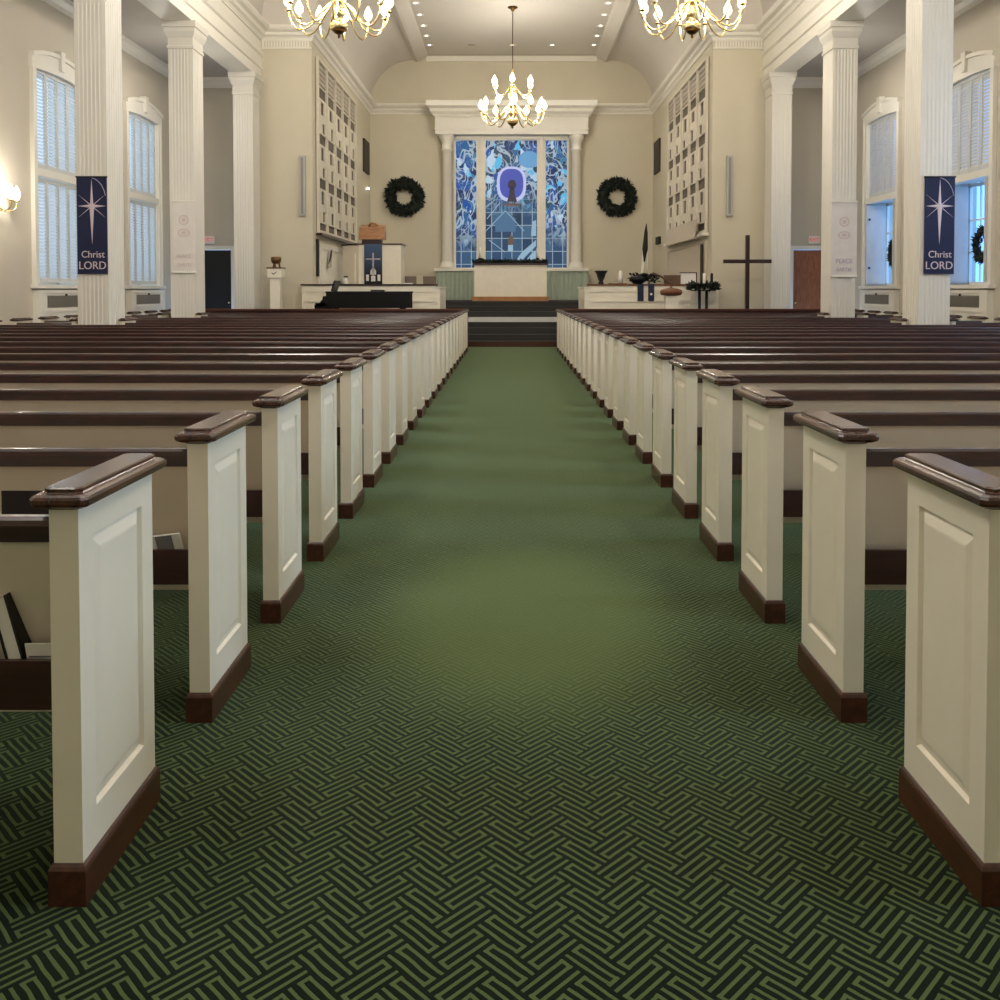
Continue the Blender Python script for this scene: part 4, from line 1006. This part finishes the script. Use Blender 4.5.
MB().box(0, .005, -.034, .034, 0, .25).box(-.035, -.03, -.034, .034, 0, .25).box(-.035, .005, .031, .035, 0, .25).build('cover', M['cover'], hb)
lf = thing('leaflet', (-1.14, y+.055, .462), 'white printed leaflet in the rack beside the leaning hymnal', 'leaflet'); lf.rotation_euler = (.25, 0, 0)
MB().box(-.028, .045, -.002, .002, 0, .135).build('sheet', M['paper'], lf)
l_ = MB()
for k in range(6): l_.box(-.022, .04, -.0028, -.002, .03+k*.014, .034+k*.014)
l_.build('printed_lines', M['grey_print'], lf)
hb = thing('hymnal', (-1.6, PEW_Y(1)+.055, .463), 'black hymnal standing in the second rack, seen over the nearest rail', 'book')
MB().box(-.1, .135, -.02, .02, .002, .29).build('page_block', M['paper'], hb)
MB().box(-.11, .132, -.025, -.02, 0, .285).box(-.11, .132, .02, .025, 0, .285).box(-.115, -.11, -.025, .025, 0, .285).build('cover', M['cover'], hb)
for i, s, x, lab, w in ((1, -1, 1.2, 'folded white leaflet lying in the second rack left of the aisle', .09), (2, 1, 1.29, 'white and grey leaflet tilted in the third rack right of the aisle', .11), (5, 1, 1.2, 'folded white paper in the sixth rack right of the aisle', .09), (4, -1, 1.2, 'white card standing in the fifth rack left of the aisle', .06)):
    lf = thing('leaflet', (s*x, PEW_Y(i)+.05, .462), lab, 'leaflet'); lf.rotation_euler = (.3, .12*s, 0)
    MB().box(-w, w, -.003, .003, 0, .15).build('sheet', M['paper'], lf)
    MB().box(.1*w, .7*w, -.004, -.003, .09, .148).build('printed_block', M['grey_print'] if i != 2 else M['cover'], lf)

# ------------------------------------------------------------------ light
def lamp(kind, loc, energy, col, size=.25, rot=None, **kw):
    l = bpy.data.lights.new('lamp', kind); l.energy = energy; l.color = col
    if kind == 'POINT': l.shadow_soft_size = size
    if kind == 'AREA': l.shape = 'RECTANGLE'; l.size, l.size_y = size
    if kind == 'SPOT': l.spot_size = kw.get('cone', 1.6); l.spot_blend = .8; l.shadow_soft_size = size
    o = bpy.data.objects.new('lamp', l); COL.objects.link(o); o.location = loc
    if rot: o.rotation_euler = rot
    return o
WARM = (1, .94, .85); NEUT = (1, .965, .915)
def chand_light(x, y, z, e):
    for k in range(3):
        a = 2*PI*k/3+.4; lamp('POINT', (x+.5*math.cos(a), y+.5*math.sin(a), z), e/3, WARM, .12)
chand_light(.02, 27.4, 7.1, 360)
for x in (-3.23, 3.32): chand_light(x, 17.4, 7.05, 345)
for x in (-3.23, 3.32):     # added lamps without fittings, for chandeliers assumed towards the entrance, above the picture
    lamp('POINT', (x, 9.4, 7.0), 480, WARM, .4)
    lamp('POINT', (x, 2.2, 7.0), 330 if x < 0 else 190, NEUT, .4)
for x, y in spots: lamp('SPOT', (x, y, 9.6), 60, NEUT, .1, cone=1.7)
lamp('POINT', (-WX+.45, 15.25, 3.1), 40, WARM, .08)
for c in NEAR_WIN: lamp('AREA', (WX+.75, c, 3.4), 430 if c < 6 else 150, (.72, .84, 1), (1.6, 3.7), (0, PI/2, 0))  # added area lamps outside the near windows, strengthening the daylight they let in

for s_ in (-1, 1): lamp('POINT', (s_*7.2, 20.2, 5.4), 45, NEUT, .5)  # added fill lamps without fittings, to brighten the side aisles
w = bpy.data.worlds.new('dusk_sky'); S.world = w; w.use_nodes = True
nt = w.node_tree; bg = nt.nodes['Background']
tc = nt.nodes.new('ShaderNodeTexCoord'); sp = nt.nodes.new('ShaderNodeSeparateXYZ'); nt.links.new(tc.outputs['Generated'], sp.inputs[0])
rp = nt.nodes.new('ShaderNodeValToRGB'); rp.color_ramp.elements[0].position = 0; rp.color_ramp.elements[1].position = .8
rp.color_ramp.elements[0].color = (.62, .76, .92, 1); rp.color_ramp.elements[1].color = (.2, .5, 1.15, 1)
mr = nt.nodes.new('ShaderNodeMapRange'); mr.inputs['From Min'].default_value = -.6; mr.inputs['From Max'].default_value = .6; nt.links.new(sp.outputs['X'], mr.inputs['Value'])
nt.links.new(mr.outputs['Result'], rp.inputs['Fac']); nt.links.new(rp.outputs['Color'], bg.inputs['Color']); bg.inputs['Strength'].default_value = 2.5

# ------------------------------------------------------------------ camera
cam = bpy.data.cameras.new('camera'); co_ = bpy.data.objects.new('camera', cam); COL.objects.link(co_)
cam.sensor_width = 36; cam.lens = 36*FPX/1000; cam.shift_x = -.0099; cam.shift_y = -.1822
cam.clip_start = .05; cam.clip_end = 200
co_.location = (CAMX, 0, CAMZ); co_.rotation_euler = (PI/2-.0298, 0, 0)
S.camera = co_
vs = S.view_settings; vs.view_transform = 'Standard'; vs.look = 'None'; vs.gamma = 1; vs.use_curve_mapping = False; vs.exposure = 0.0
S.cycles.max_bounces = 8; S.cycles.diffuse_bounces = 4; S.cycles.transparent_max_bounces = 12
